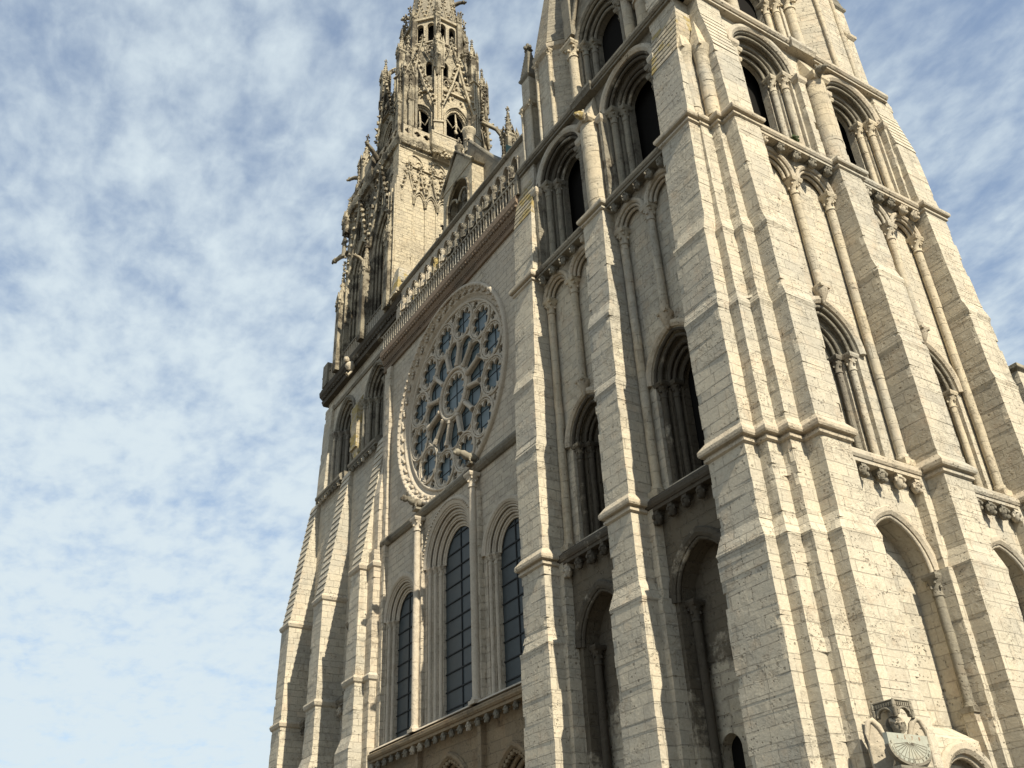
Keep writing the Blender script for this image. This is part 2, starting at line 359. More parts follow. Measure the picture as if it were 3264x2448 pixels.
def cornice(T, u0, u1, n, z, proj, parent, heads=None, mat='trim', hs=0.85, name='corbel_table'):
    "string course on carved heads between two buttresses; z = underside, n = wall plane"
    b = MB(T)
    b.ext([(u0, z), (u1, z), (u1, z+0.16), (u0, z+0.16)], n-0.3, n+proj*0.82)
    b.sweep([(u0, z+0.16), (u1, z+0.16)], [(0.0, n-0.3), (0.0, n+proj*0.9), (0.10, n+proj), (0.26, n+proj), (0.36, n+proj*0.8), (0.62, n+0.1), (0.62, n-0.3)])
    o = b.build(name, M[mat], parent)
    hn = heads or []
    for k, u in enumerate(hn): corbel_head(T, u, n+proj*0.72, z-0.002, hs*rnd.uniform(0.88, 1.1), o, M['soot_deep' if mat == 'soot_deep' else 'dim'] if rnd.random() < 0.75 else M['trim'], k % 3)
    return o

BANDP = [(0.0, 0.02), (0.05, 0.10), (0.15, 0.10), (0.19, 0.04), (0.25, 0.04), (0.27, 0.20), (0.34, 0.235), (0.47, 0.235), (0.53, 0.20), (0.80, 0.0)]
def crocket_cross(b, x, y, z, s=1.0):
    b.tube([(x, y, z), (x, y, z+1.0*s)], .07*s)
    for a in range(4): b.blob((x+.2*s*math.cos(a*PI/2), y+.2*s*math.sin(a*PI/2), z+.65*s), .12*s, .25, 5, 3)
    b.blob((x, y, z+1.05*s), (.1*s, .1*s, .18*s), .25, 5, 3)
# ------------------------------------------------------------------ ground
g = MB(); g.add([(-1500, -1500, 0), (1500, -1500, 0), (1500, 1500, 0), (-1500, 1500, 0)], [[0, 1, 2, 3]])
gr = g.build('plaza_ground', M['paving']); gr['kind'] = 'structure'

# ------------------------------------------------------------------ south tower
ST = thing('south_tower', 'tall plain Romanesque tower with stepped buttresses nearest the camera', 'church tower', (-8, 8, 0))
BPROF = [(-1, .14, .22), (12.85, .12, .20), (13.05, .14, .23), (13.75, .0, .0), (22.3, -.01, 0), (22.45, .03, .02), (22.9, -.07, 0), (26.0, -.08, 0), (26.15, -.04, .02), (26.9, -.22, 0), (32.9, -.42, 0), (33.1, -.50, 0), (37.3, -.62, 0), (39.9, -1.0, 0), (60, -1.1, 0)]
def bp(z, i):
    for a, b in zip(BPROF[:-1], BPROF[1:]):
        if z <= b[0]:
            t = (z-a[0])/(b[0]-a[0]); return a[i]+(b[i]-a[i])*t
    return BPROF[-1][i]
KEEP = [p[0] for p in BPROF]
def buttress(T, u0, u1, ztop, nb=-2.2, bands=(16.5, 32.35), slope=True):
    q = lambda z: [(u0-bp(z, 2), nb), (u1+bp(z, 2), nb), (u1+bp(z, 2), bp(z, 1)), (u0-bp(z, 2), bp(z, 1))]
    b = MB(T); b.masonry(q, -0.5, min(ztop, 37.3), keep=KEEP); o = b.build('buttress', M['stone'], ST)
    for zb in bands:
        if zb > ztop: continue
        m = MB(T); m.band(q(zb+0.4), [(zb+z, d) for z, d in BANDP]); m.build('string_course', M['trim'], o)
    if ztop > 38 and slope:
        m = MB(T); z = 37.3; k = 0
        while z < 40.0:                                              # overlapping weathering slabs
            z2 = z+0.36; m.ext([(0, 0), (1, 0), (1, 1), (0, 1)], 0, 0) if False else None
            f0, f1 = bp(z, 1), bp(z2, 1)
            m.rings([[(u0, nb, z+.001), (u1, nb, z+.001), (u1, f0+0.03, z+.001), (u0, f0+0.03, z+.001)], [(u0, nb, z2), (u1, nb, z2), (u1, f1+0.004, z2), (u0, f1+0.004, z2)]], cap1=False) if not FLIP[T] else m.rings([[(u0, nb, z+.001), (u1, nb, z+.001), (u1, f0+0.03, z+.001), (u0, f0+0.03, z+.001)], [(u0, nb, z2), (u1, nb, z2), (u1, f1+0.004, z2), (u0, f1+0.004, z2)]], cap1=False)
            z = z2
        m.build('weathering_slope', M['lichen'] if T is TW else M['stone'], o)
        if ztop > 40:
            m = MB(T); m.masonry(lambda zz_: [(u0, nb), (u1, nb), (u1, bp(zz_, 1)), (u0, bp(zz_, 1))], z, ztop); m.build('upper_pier', M['stone'], o)
    return o
buttress(TW, 1.65, 3.5, 47); buttress(TW, 8.0, 9.55, 33.0); buttress(TW, 14.25, 16.05, 41.4)
buttress(TS, 1.9, 3.4, 47); buttress(TS, 8.4, 10.05, 33.0); buttress(TS, 14.5, 16.1, 41.4)
# stepped corner pier between the two corner buttresses (world axes)
def cstep(z):
    e = bp(z, 1); d = bp(z, 2)*0.5
    x1, y1 = -1.17+e+d, 0.60-e-d; x2, y2 = -0.70+e+d, 1.22-e-d
    return [(-3.2, y1), (x1, y1), (x1, y2), (x2, y2), (x2, 3.2), (-3.2, 3.2)]
b = MB(); b.masonry(cstep, -0.5, 33.0, keep=KEEP); cp = b.build('corner_pier', M['stone'], ST)
for zb in (16.5, 32.35):
    m = MB(); m.band(cstep(zb+.4), [(zb+z, d) for z, d in BANDP]); m.build('string_course', M['trim'], cp)
def cstep2(z):
    e = bp(z, 1)-0.10
    return [(-3.2, .86-e), (-1.42+e, .86-e), (-1.42+e, 1.45-e), (-0.95+e, 1.45-e), (-0.95+e, 3.2), (-3.2, 3.2)]
b = MB(); b.masonry(cstep2, 33.0, 47); b.build('corner_pier', M['stone'], ST)
for (x, y) in ((-1.86, 1.16), (-1.36, 1.76)):                        # round nook columns under pointed caps
    b = MB(); z = 33.0
    while z < 36.2:
        b.lathe(x+rnd.gauss(0, .008), y+rnd.gauss(0, .008), [(.33, z), (.33, z+.53)], 14); z += 0.53
    b.lathe(x, y, [(.33, z-.1), (.36, z+.2), (.50, z+.65), (.52, z+.75)], 14)
    b.cone((x, y), [(x-.42, y-.42), (x+.42, y-.42), (x+.42, y+.42), (x-.42, y+.42)], z+.62, z+2.9)
    b.build('nook_column', M['shaft'], ST)
# solid core behind the walls
b = MB(); b.box(-13.2, -2.95, 2.95, 13.2, -0.5, 47); b.build('tower_core', M['void'], ST)

def label(T, path, n, parent_mb, o=0.06, w=0.34, d=0.18):
    parent_mb.sweep(path, [(o, n-0.05), (o, n+d*0.55), (o+w*0.35, n+d), (o+w*0.8, n+d), (o+w, n+d*0.4), (o+w, n-0.05)])

def bay(T, uL, uR, west, slit=False, lowarch=False):
    c = (uL+uR)/2; hw = (uR-uL)/2
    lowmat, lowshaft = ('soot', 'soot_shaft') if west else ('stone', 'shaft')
    # --- stage A: tall blind arch
    a = MB(T); w = 1.55; c0 = c
    if not west:
        c = c0+.30; w = 1.62; cl_ = c0+.68
        a.wall(uL-.3, uR+.3, -0.5, 7.2, -2.1, -1.2, [(cl_, 1.2, -0.5, 5.5, 1.25)]); a.ext([(uL, 7.2), (uR, 7.2), (uR, 7.21), (uL, 7.21)], -2.1, -1.2)
        a.rings([[(uL, -2.1, 7.2), (uR, -2.1, 7.2), (uR, -1.2, 7.2), (uL, -1.2, 7.2)], [(uL, -2.1, 7.75), (uR, -2.1, 7.75), (uR, -2.0, 7.75), (uL, -2.0, 7.75)]])
    a.wall(uL-.3, uR+.3, 7.2 if not west else -0.5, 16.55, -2.1, -1.2, [(c, w, 7.2 if not west else -0.5, 12.8, 2.0)])
    wa = a.build('lower_wall', M[lowmat], ST)
    a = MB(T); label(T, arch_path(c, w, None, 12.8, 2.0), -1.2, a, 0.05, 0.36, 0.16); a.roll(arch_path(c, w, None, 12.8, 2.0), 0.0, -1.24, 0.09)
    ar = a.build('blind_arch', M['soot_shaft' if west else 'trim'], ST)
    for s in (-1, 1): colonette(T, c+s*(1.33 if west else 1.62), -1.74 if west else -1.24, -0.5 if west else 8.1, 12.86, 0.17, 'colonette', M['soot_deep' if west else 'dim_shaft'], ar, cap=0.75)
    if not west:
        for s in (-1, 1):
            q = MB(T); q.box(c+s*1.75-.28, c+s*1.75+.28, -1.5, -.98, -.5, 6.9); q.rings([[(c+s*1.75-.28, -1.5, 6.9), (c+s*1.75+.28, -1.5, 6.9), (c+s*1.75+.28, -.98, 6.9), (c+s*1.75-.28, -.98, 6.9)], [(c+s*1.62-.2, -1.5, 8.1), (c+s*1.62+.2, -1.5, 8.1), (c+s*1.62+.2, -1.05, 8.1), (c+s*1.62-.2, -1.05, 8.1)]]); q.build('pedestal', M['stone'], ar)
    a = MB(T); a.wall(uL, uR, -0.5, 15.5, -2.5, -2.05, [(c+0.85, 0.5, 3.5, 7.6, 0.52)] if slit else [])
    a.build('recess_wall', M['recess' if west else 'speckled'], ST)
    if not west:
        a = MB(T); label(T, arch_path(cl_, 1.2, None, 5.5, 1.25), -1.2, a, 0.02, .36, .2); a.roll(arch_path(cl_, 1.15, None, 5.5, 1.2), 0, -1.28, .09); a.roll(arch_path(cl_, .9, None, 5.5, .95), 0, -1.6, .09); a.build('low_arch', M['trim'], ST)
        a = MB(T); a.wall(cl_-1.3, cl_+1.3, -.5, 7.1, -2.05, -1.62, [(cl_, .9, -.5, 5.5, .95)]); a.build('low_arch_order', M['stone'], ST)
    c = c0
    v = MB(T); v.box(c-1.7, c+1.8, -2.6, -2.53, 0, 9); v.build('dark_panel', M['void'], ST)
    for u0, u1, u2 in ((uL, uL+.38, uL+.5), (uR-.38, uR, uR-.5)):
        q = MB(T); lo, hi = min(u0, u2) if u0 != uL else uL, max(u1, u2) if u1 != uR else uR
        q.masonry(lambda z: [(lo, -1.5), (hi, -1.5), (hi, -.62), (lo, -.62)] if z < 13.0 else [(u0, -1.5), (u1, -1.5), (u1, -.78), (u0, -.78)], -0.5, 16.6, keep=[12.9, 13.0, 13.2])
        q.build('pilaster', M['stone'], ST)
    # --- string course on carved heads
    nh = 4 if not west else 4
    cornice(T, uL-.1, uR+.1, -1.2, 16.5, 0.5, ST, [uL+.62+(uR-uL-1.1)*k/nh for k in range(nh+1)], 'soot_deep' if west else 'trim')
    # --- stage B: window under twin blind arches
    a = MB(T); zs = 22.3
    a.wall(uL-.3, uR+.3, 17.1, 32.7, -1.95, -1.5, [(c, 1.5, 17.6, zs, 1.95)])
    a.build('middle_wall', M['stone'], ST)
    win = MB(T); win.wall(uL+.3, uR-.3, 17.1, 25.0, -2.35, -1.95, [(c, 1.12, 17.6, zs, 1.46)])
    win.wall(uL+.4, uR-.4, 17.1, 25.0, -2.75, -2.35, [(c, .78, 17.6, zs, 1.02)])
    wo_ = win.build('arched_window', M['soot' if west else 'stone'], ST)
    h = MB(T); label(T, arch_path(c, 1.5, None, zs, 1.95), -1.5, h, .10, .34, .2); h.build('hood_mould', M['trim'], wo_)
    h = MB(T)
    for (ww, nn) in ((1.5, -1.55), (1.32, -1.7), (1.12, -2.0), (.95, -2.15), (.78, -2.42)): h.roll(arch_path(c, ww, None, zs, 1.95*ww/1.5), 0, nn, .085)
    h.build('archivolt', M['soot_deep' if west else 'dim'], wo_)
    for s in (-1, 1):
        colonette(T, c+s*1.31, -1.74, 17.35, zs+.04, .15, 'colonette', M['soot_shaft' if west else 'shaft'], wo_, cap=.72, abw=1.9)
        colonette(T, c+s*.95, -2.14, 17.35, zs+.04, .14, 'colonette', M['soot_deep' if west else 'dim_shaft'], wo_, cap=.72, abw=1.9)
    v = MB(T); v.box(c-2.2, c+2.2, -2.9, -2.8, 17, 25); v.build('dark_panel', M['void'], wo_)
    t2 = MB(T); hw2 = hw/2
    ops = [(c-hw2, hw2-.26, 31.05, 31.05, hw2-.22), (c+hw2, hw2-.26, 31.05, 31.05, hw2-.22)]
    t2.wall(uL-.2, uR+.2, 31.05, 32.75, -1.5, -1.1, ops); tw = t2.build('twin_blind_arch', M['stone'], ST)
    t2 = MB(T)
    for cc, ww, _, z_, hh in ops:
        label(T, arch_path(cc, ww, None, z_, hh), -1.1, t2, .02, .24, .13); t2.roll(arch_path(cc, ww, None, z_, hh), -.06, -1.17, .08); t2.roll(arch_path(cc, ww-.16, None, z_, hh-.16), 0, -1.34, .09)
    t2.build('archivolt', M['trim'], tw)
    for u in (uL+.27, uR-.27): colonette(T, u, -1.28, 17.2, 31.1, .20, 'long_shaft', M['shaft'], tw, cap=.85, abw=1.75, base=.55)
    colonette(T, c, -1.30, 24.95, 31.1, .19, 'corbelled_shaft', M['shaft'], tw, cap=.85, abw=1.8, base=.25)
    q = MB(T); q.lathe(c, -1.34, [(.02, 24.25), (.12, 24.4), (.30, 24.8), (.34, 24.97)], 10); q.build('shaft_corbel', M['trim'], tw)
    cornice(T, uL-.1, uR+.1, -1.1, 32.4, 0.62, ST, [uL+.5+(uR-uL-1.0)*k/4 for k in range(5)], 'dim' if west else 'trim')
    # --- stage C: great belfry opening
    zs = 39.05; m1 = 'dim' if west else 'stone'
    a = MB(T); a.wall(uL-.6, uR+.6, 33.0, 41.3, -1.65, -1.2, [(c, 1.92, 33.5, zs, 1.85)]); a.build('belfry_wall', M[m1], ST)
    win = MB(T); win.wall(uL, uR, 33.0, 41.3, -2.0, -1.65, [(c, 1.46, 33.5, zs, 1.42)]); win.wall(uL+.2, uR-.2, 33.0, 41.3, -2.4, -2.0, [(c, 1.05, 33.5, zs, 1.03)])
    wo_ = win.build('belfry_opening', M['dim' if west else 'stone'], ST)
    h = MB(T); label(T, arch_path(c, 1.92, None, zs, 1.85), -1.2, h, .02, .40, .2); h.build('hood_mould', M['trim'], wo_)
    h = MB(T)
    for (ww, nn) in ((1.92, -1.25), (1.72, -1.38), (1.46, -1.7), (1.27, -1.82), (1.05, -2.05)): h.roll(arch_path(c, ww, None, zs, 1.85*ww/1.92), 0, nn, .10)
    h.build('archivolt', M['soot_shaft' if west else 'dim'], wo_)
    for s in (-1, 1):
        colonette(T, c+s*1.68, -1.44, 33.2, zs+.05, .19, 'colonette', M['dim_shaft' if west else 'shaft'], wo_, cap=.95, abw=1.8)
        colonette(T, c+s*1.25, -1.84, 33.2, zs+.05, .17, 'colonette', M['dim_shaft' if west else 'shaft'], wo_, cap=.95, abw=1.8)
        q = MB(T); u0, u1 = sorted((c+s*2.05, c+s*(hw+.02)))
        q.masonry(lambda z: [(u0, -1.6), (u1, -1.6), (u1, -.86 if z < 39.0 else -.86-(z-39)*.4), (u0, -.86 if z < 39.0 else -.86-(z-39)*.4)], 33.0, 40.4, keep=[39.0]); q.build('pilaster', M[m1], ST)
        q = MB(T); q.band([(u0, -1.6), (u1, -1.6), (u1, -.86), (u0, -.86)], [(38.45, 0), (38.6, .10), (38.85, .12), (39.05, .02)]); q.build('abacus', M['trim'], ST)
    v = MB(T); v.box(c-2.3, c+2.3, -2.9, -2.76, 33, 41); v.build('dark_panel', M['void'], wo_)

bay(TW, 3.5, 8.0, True, slit=True); bay(TW, 9.55, 14.25, True)
bay(TS, 3.4, 8.4, False, lowarch=True); bay(TS, 10.05, 14.5, False)

for T, uc in ((TW, 8.78), (TS, 9.22)):                               # big half column in front of the middle buttress
    b = MB(T); z = 33.0; n = -0.95; r_ = .56
    while z < 38.6:
        b.lathe(uc+rnd.gauss(0, .008), n+rnd.gauss(0, .008), [(r_, z), (r_, z+.53)], 18); z += .53
    b.band([(uc-.5, n-.6), (uc+.5, n-.6), (uc+.5, n+.5), (uc-.5, n+.5)], [(z-.02, 0), (z+.12, .10), (z+.34, .12), (z+.5, 0)])
    b.rings([[(uc-.5, n-.6, z+.45), (uc+.5, n-.6, z+.45), (uc+.5, n+.42, z+.45), (uc-.5, n+.42, z+.45)], [(uc-.35, n-.6, z+2.2), (uc+.35, n-.6, z+2.2), (uc+.35, n-.2, z+2.2), (uc-.35, n-.2, z+2.2)]])
    o = b.build('half_column', M['shaft'], ST)
    h = MB(T); hz = z+.35; h.blob((uc-.25, n+.75, hz), (.22, .34, .26), .25, 8, 6); h.blob((uc-.28, n+1.05, hz-.1), (.14, .2, .14), .2, 6, 4); h.blob((uc-.2, n+.4, hz-.05), (.3, .4, .32), .2, 8, 5)
    for e in (-1, 1): h.blob((uc-.25+e*.16, n+.7, hz+.24), (.05, .08, .12), .2, 5, 4)
    h.build('beast_head', M['lichen' if T is TW else 'dim'], o)

# upper cornice round the whole tower
for T, u1 in ((TW, 15.6), (TS, 15.6)):
    b = MB(T); b.ext([(1.0, 41.15), (u1, 41.15), (u1, 41.3), (1.0, 41.3)], -1.6, -.86)
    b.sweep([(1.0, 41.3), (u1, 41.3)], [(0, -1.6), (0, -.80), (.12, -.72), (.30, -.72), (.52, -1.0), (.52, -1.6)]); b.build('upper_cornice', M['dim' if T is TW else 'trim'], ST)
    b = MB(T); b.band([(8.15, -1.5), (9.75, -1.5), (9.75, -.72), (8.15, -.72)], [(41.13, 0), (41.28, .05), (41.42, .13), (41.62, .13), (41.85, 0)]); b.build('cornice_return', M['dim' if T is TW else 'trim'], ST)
# stage D: octagon with gabled openings
def stageD(T):
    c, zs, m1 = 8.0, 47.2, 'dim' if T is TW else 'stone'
    a = MB(T); a.wall(5.3, 10.7, 41.7, 52.5, -2.3, -1.9, [(c, 1.95, 42.0, zs, 2.1)]); a.build('octagon_wall', M[m1], ST)
    w_ = MB(T); w_.wall(5.6, 10.4, 41.7, 51, -2.6, -2.3, [(c, 1.55, 42.0, zs, 1.68)]); w_.wall(5.6, 10.4, 41.7, 51, -2.95, -2.6, [(c, 1.15, 42.0, zs, 1.25)]); o = w_.build('gabled_opening', M[m1], ST)
    h = MB(T); label(T, arch_path(c, 1.95, None, zs, 2.1), -1.9, h, .02, .4, .2)
    for ww, nn in ((1.95, -1.95), (1.7, -2.1), (1.45, -2.35), (1.2, -2.5)): h.roll(arch_path(c, ww, None, zs, 2.1*ww/1.95), 0, nn, .11)
    h.build('archivolt', M['dim'], o)
    for s in (-1, 1):
        for du, nn in ((1.73, -2.1), (1.34, -2.45)): colonette(T, c+s*du, nn, 41.7, zs+.05, .19, 'colonette', M['dim_shaft' if T is TW else 'shaft'], o, cap=.95)
        colonette(T, c+s*2.45, -1.75, 41.7, zs+.5, .30, 'colonette', M['shaft'], o, cap=1.1)
        if s < 0: colonette(T, c+s*3.3, -2.2, 41.7, zs-1.0, .52, 'round_column', M['shaft'], o, cap=1.0)
        q = MB(T); q.box(c+s*2.45-.35, c+s*2.45+.35, -2.3, -1.5, 48.4, 52); q.build('gable_pier', M[m1], o)
    h = MB(T)
    for d in (0, .35, .7): h.tube([(c-2.7, -1.75-d*.3, 48.0+d), (c, -1.75-d*.3, 55.5+d*1.5), (c+2.7, -1.75-d*.3, 48.0+d)], .16)
    h.build('gable_mould', M['trim'], o)
    v = MB(T); v.box(c-1.4, c+1.4, -3.2, -3.0, 42, 49.5); v.build('dark_panel', M['void'], o)
stageD(TW); stageD(TS)
def octa(cx, cy, r, rot=PI/8): return [(cx+r*math.cos(rot+k*PI/4), cy+r*math.sin(rot+k*PI/4)) for k in range(8)]
b = MB(); b.prism(octa(-8, 8, 5.2), 41.5, 54); b.cone((-8, 8), octa(-8, 8, 6.6), 54, 103); b.build('octagon_spire', M['slate'], ST)
def turret(cx, cy, r, z0, ze, zt):
    b = MB(); b.masonry(lambda z: octa(cx, cy, r), z0, ze); o = b.build('corner_turret', M['stone'], ST)
    for k in range(8):
        p = octa(cx, cy, r+.02)[k]; colonette(TI, p[0], p[1], z0, ze-.25, .13, 'angle_shaft', M['shaft'], o, cap=.5)
    b = MB(); b.band(octa(cx, cy, r), [(ze-.3, 0), (ze-.1, .2), (ze+.2, .26), (ze+.45, .05)]); b.build('turret_cornice', M['trim'], o)
    b = MB(); q = octa(cx, cy, r+.16); z = ze+.4
    b.cone((cx, cy), q, z, zt); b.build('turret_roof', M['slate'], o)
    return o
turret(-13.1, 3.1, 1.75, 41.6, 49.6, 61.5); turret(-3.0, 13.1, 2.0, 41.6, 52.0, 63); turret(-3.1, 3.1, 1.55, 41.6, 52, 62)
# slim aedicule standing outside the north-west turret
def aedicule(cx, cy):
    b = MB(); b.box(cx-.42, cx+.42, cy-.42, cy+.42, 42.2, 50.0); o = b.build('aedicule_pier', M['stone'], ST)
    for sx, sy in ((-.45, -.45), (.45, -.45)): colonette(TI, cx+sx, cy+sy, 42.0, 47.2, .11, 'angle_shaft', M['shaft'], o, cap=.5)
    b = MB(); b.band([(cx-.45, cy-.45), (cx+.45, cy-.45), (cx+.45, cy+.45), (cx-.45, cy+.45)], [(47.1, 0), (47.25, .12), (47.45, .14), (47.6, 0)]); b.build('string_course', M['trim'], o); b = MB()
    b.band([(cx-.42, cy-.42), (cx+.42, cy-.42), (cx+.42, cy+.42), (cx-.42, cy+.42)], [(49.7, 0), (49.85, .12), (50.0, .14), (50.1, 0)])
    for k in range(9):
        z = 50.1+k*.27; e = .46-.035*k; b.prism([(cx-e, cy-e), (cx+e, cy-e), (cx+e, cy+e), (cx-e, cy+e)], z, z+.26)
    for a in range(4): b.blob((cx+.2*math.cos(a*PI/2), cy+.2*math.sin(a*PI/2), 52.95), (.16, .16, .16), .2)
    b.tube([(cx, cy, 52.4), (cx, cy, 53.2)], .1); b.blob((cx, cy, 53.3), (.14, .14, .2), .2); b.build('stepped_cap', M['dim'], o)
aedicule(-15.3, 2.0); aedicule(-2.0, 15.3)
# ------------------------------------------------------------------ nave west front between the towers
WF = thing('west_front', 'pale facade with round rose window and three tall lancets between the towers', 'church facade', (-25.2, 3, 0))
UC, ZR = 25.15, 31.6
def curve_plate(T, u0, z0, outer, holes, n0, n1, name, mat, parent):
    "flat pierced stone plate: outlines as 2D curves, filled and given thickness"
    cu = bpy.data.curves.new('outline', 'CURVE'); cu.dimensions = '2D'; cu.fill_mode = 'BOTH'; cu.extrude = abs(n1-n0)/2
    for pts in [outer]+holes:
        sp_ = cu.splines.new('POLY'); sp_.points.add(len(pts)-1); sp_.use_cyclic_u = True
        for p, q in zip(sp_.points, pts): p.co = (q[0], q[1], 0, 1)
    tmp = bpy.data.objects.new('outline', cu); COL.objects.link(tmp)
    dg = bpy.context.evaluated_depsgraph_get(); me = bpy.data.meshes.new_from_object(tmp.evaluated_get(dg))
    nm = (n0+n1)/2; b = MB(T); b.add([(u0+v.co.x, nm+v.co.z, z0+v.co.y) for v in me.vertices], [list(p.vertices) for p in me.polygons])
    bpy.data.objects.remove(tmp); bpy.data.curves.remove(cu); bpy.data.meshes.remove(me)
    return b.build(name, mat, parent)
def circ(r, n=64, cx=0, cy=0, a0=0.0): return [(cx+r*math.cos(a0+2*PI*i/n), cy+r*math.sin(a0+2*PI*i/n)) for i in range(n)]
def foil(r, lobes, cx, cy, rot=0.0, dep=0.28, k=9):
    "cusped opening with pointed cusps between round lobes"
    out = []
    for i in range(lobes):
        a0 = rot+2*PI*i/lobes
        for j in range(k):
            t = j/k; rr = r*(1-dep+dep*math.sin(PI*t)**0.55); a = a0+2*PI/lobes*t
            out.append((cx+rr*math.cos(a), cy+rr*math.sin(a)))
    return out
# lower wall with portal heads
b = MB(TW); b.wall(15.8, 34.8, -0.5, 12.0, -1.9, -1.35, [(19.3, 1.7, -0.5, 7.6, 2.3), (UC+.2, 2.1, -0.5, 7.9, 2.6), (31.2, 1.7, -0.5, 7.6, 2.3)])
po = b.build('portal_wall', M['portal'], WF)
for c, w_ in ((19.3, 1.7), (UC+.2, 2.1), (31.2, 1.7)):
    zs, h_ = (7.6, 2.3) if w_ < 2 else (7.9, 2.6)
    b = MB(TW); label(TW, arch_path(c, w_, None, zs, h_), -1.35, b, .02, .32, .22)
    for k in range(4): b.roll(arch_path(c, w_-.22*k, None, zs, h_-.22*k), 0, -1.42-.2*k, .13)
    p_ = arch_path(c, w_-.1, None, zs, h_-.1, 12)
    for x, z in p_: b.blob((x, -1.34, z), .15, .3, 5, 3)
    b.build('portal_arch', M['portal'], po)
    b = MB(TW); b.box(c-2.2, c+2.2, -2.6, -2.35, 0, 11)
    for k in range(14): b.blob((c+rnd.uniform(-.9, .9), -2.3, rnd.uniform(6.5, 9.4)), (.22, .2, .35), .3, 6, 4)
    b.build('tympanum', M['portal'], po)
for u in (22.0, 28.6):
    b = MB(TW); b.box(u-.16, u+.16, -1.5, -1.05, 0, 12); b.build('portal_shaft', M['portal'], po)
cornice(TW, 15.9, 34.9, -1.35, 11.7, 0.75, WF, [16.6+0.86*k for k in range(22)], 'portal', 0.62, 'portal_cornice')
# lancets
def lancet(c, w0, zs, steps, gw, lab):
    b = MB(TW); o = None
    for k in range(1, len(steps)): b.wall(c-w0-.4, c+w0+.4, 12.3, 24.6, -1.25-.19*(k+1), -1.25-.19*k, [(c, steps[k], 12.6, zs, steps[k]*1.03)])
    o = b.build('lancet_window', M['clean'], WF)
    b = MB(TW)
    for k, s_ in enumerate(steps):
        b.roll(arch_path(c, s_, None, zs, s_*1.03, 12), 0, -1.29-.19*k, .085); b.roll(arch_path(c, s_-.14, None, zs, s_*1.03-.14, 12), 0, -1.33-.19*k, .06)
    label(TW, arch_path(c, w0, None, zs, w0*1.03, 12), -1.25, b, .03, lab, .16)
    p_ = arch_path(c, w0+lab*.55, None, zs, w0*1.03+lab*.55, 20)
    if lab > .4:
        for x, z in p_: b.blob((x, -1.06, z), .075, .15, 5, 3)
    b.build('archivolt', M['cleantrim'], o)
    for s_ in (-1, 1):
        for k in range(1, len(steps)):
            colonette(TW, c+s_*(steps[k-1]-.12), -1.38-.19*(k-1), 12.35, zs+.05, .115, 'colonette', M['cleantrim'], o, cap=.55, abw=1.7)
    zg = 12.6; gn = -1.25-.19*len(steps)+.03
    b = MB(TW); b.ext([(c-gw, zg)]+arch_path(c, gw+.04, None, zs, gw*1.03+.04, 12)+[(c+gw, zg)], gn-.05, gn); gl = b.build('glass', M['glass'], o)
    b = MB(TW); z = zg+.55
    while z < zs+gw:
        hw_ = gw if z < zs else math.sqrt(max(gw*gw-(z-zs)**2, 0)); b.box(c-hw_, c+hw_, gn+.002, gn+.06, z-.03, z+.03); z += .94
    nv = 1
    for k in range(1, nv+1):
        x = c-gw+2*gw*k/(nv+1); b.box(x-.03, x+.03, gn+.003, gn+.05, zg, zs+gw*.93)
    b.build('glazing_bars', M['iron'], gl)
b = MB(TW); b.wall(15.8, 34.8, 12.3, 24.7, -1.44, -1.25, [(UC-6.0, 2.0, 12.6, 19.6, 2.06), (UC, 2.72, 12.6, 21.15, 2.72*1.03), (UC+6.0, 2.0, 12.6, 19.6, 2.06)]); b.build('lancet_wall', M['clean'], WF)
lancet(UC, 2.72, 21.15, [2.72, 2.42, 2.12, 1.82], 1.82, .5)
lancet(UC-6.0, 2.0, 19.6, [2.0, 1.74, 1.48], 1.48, .34); lancet(UC+6.0, 2.0, 19.6, [2.0, 1.74, 1.48], 1.48, .34)
b = MB(TW); b.sweep([(15.8, 12.0), (34.8, 12.0)], [(.3, -1.6), (.3, -.7), (.42, -.8), (.62, -1.24), (.62, -1.6)]); b.build('window_sill', M['cleantrim'], WF)
for u in (21.85, 28.45):
    b = MB(TW); b.masonry(lambda z: [(u-.36, -1.3), (u+.36, -1.3), (u+.36, -.98), (u-.36, -.98)], 12.3, 23.4, jit=.006); o = b.build('pilaster', M['clean'], WF)
    colonette(TW, u, -.86, 12.3, 24.5, .2, 'colonette', M['cleantrim'], o, cap=.8)
b = MB(TW); b.sweep([(15.9, 24.6), (34.6, 24.6)], [(0, -1.5), (0, -1.1), (.12, -.95), (.3, -.88), (.42, -.9), (.5, -1.15), (.5, -1.5)])
for k in range(92): b.blob((16.1+.2*k, -.98, 24.78), (.06, .05, .08), .2, 5, 3)
b.build('string_course', M['dim'], WF)
# rose wall, ring, tracery, glass
RO = 6.88
b = MB(TW); n_ = 48
Lh = [(UC+RO*math.cos(PI/2+PI*i/n_), ZR+RO*math.sin(PI/2+PI*i/n_)) for i in range(n_+1)]
b.ext([(UC, 39.2)]+[(15.9, 39.2), (15.9, 24.6), (UC, 24.6)]+list(reversed(Lh)), -2.0, -1.25)
b.ext([(UC, 39.2)]+[(2*UC-x, z) for x, z in Lh]+[(UC, 24.6), (34.8, 24.6), (34.8, 39.2)], -2.0, -1.25)
b.build('rose_wall', M['clean'], WF)
RW = MB(TW)
def ringsweep(mb, prof, n=96):
    rings = [[(UC+r*math.cos(2*PI*i/n), d, ZR+r*math.sin(2*PI*i/n)) for r, d in prof] for i in range(n)]
    m = len(prof); vs = [p for r in rings for p in r]; fs = []
    for k in range(n):
        for i in range(m):
            j = (i+1) % m; k2 = (k+1) % n; fs.append([k*m+i, k2*m+i, k2*m+j, k*m+j])
    mb.add(vs, fs, True)
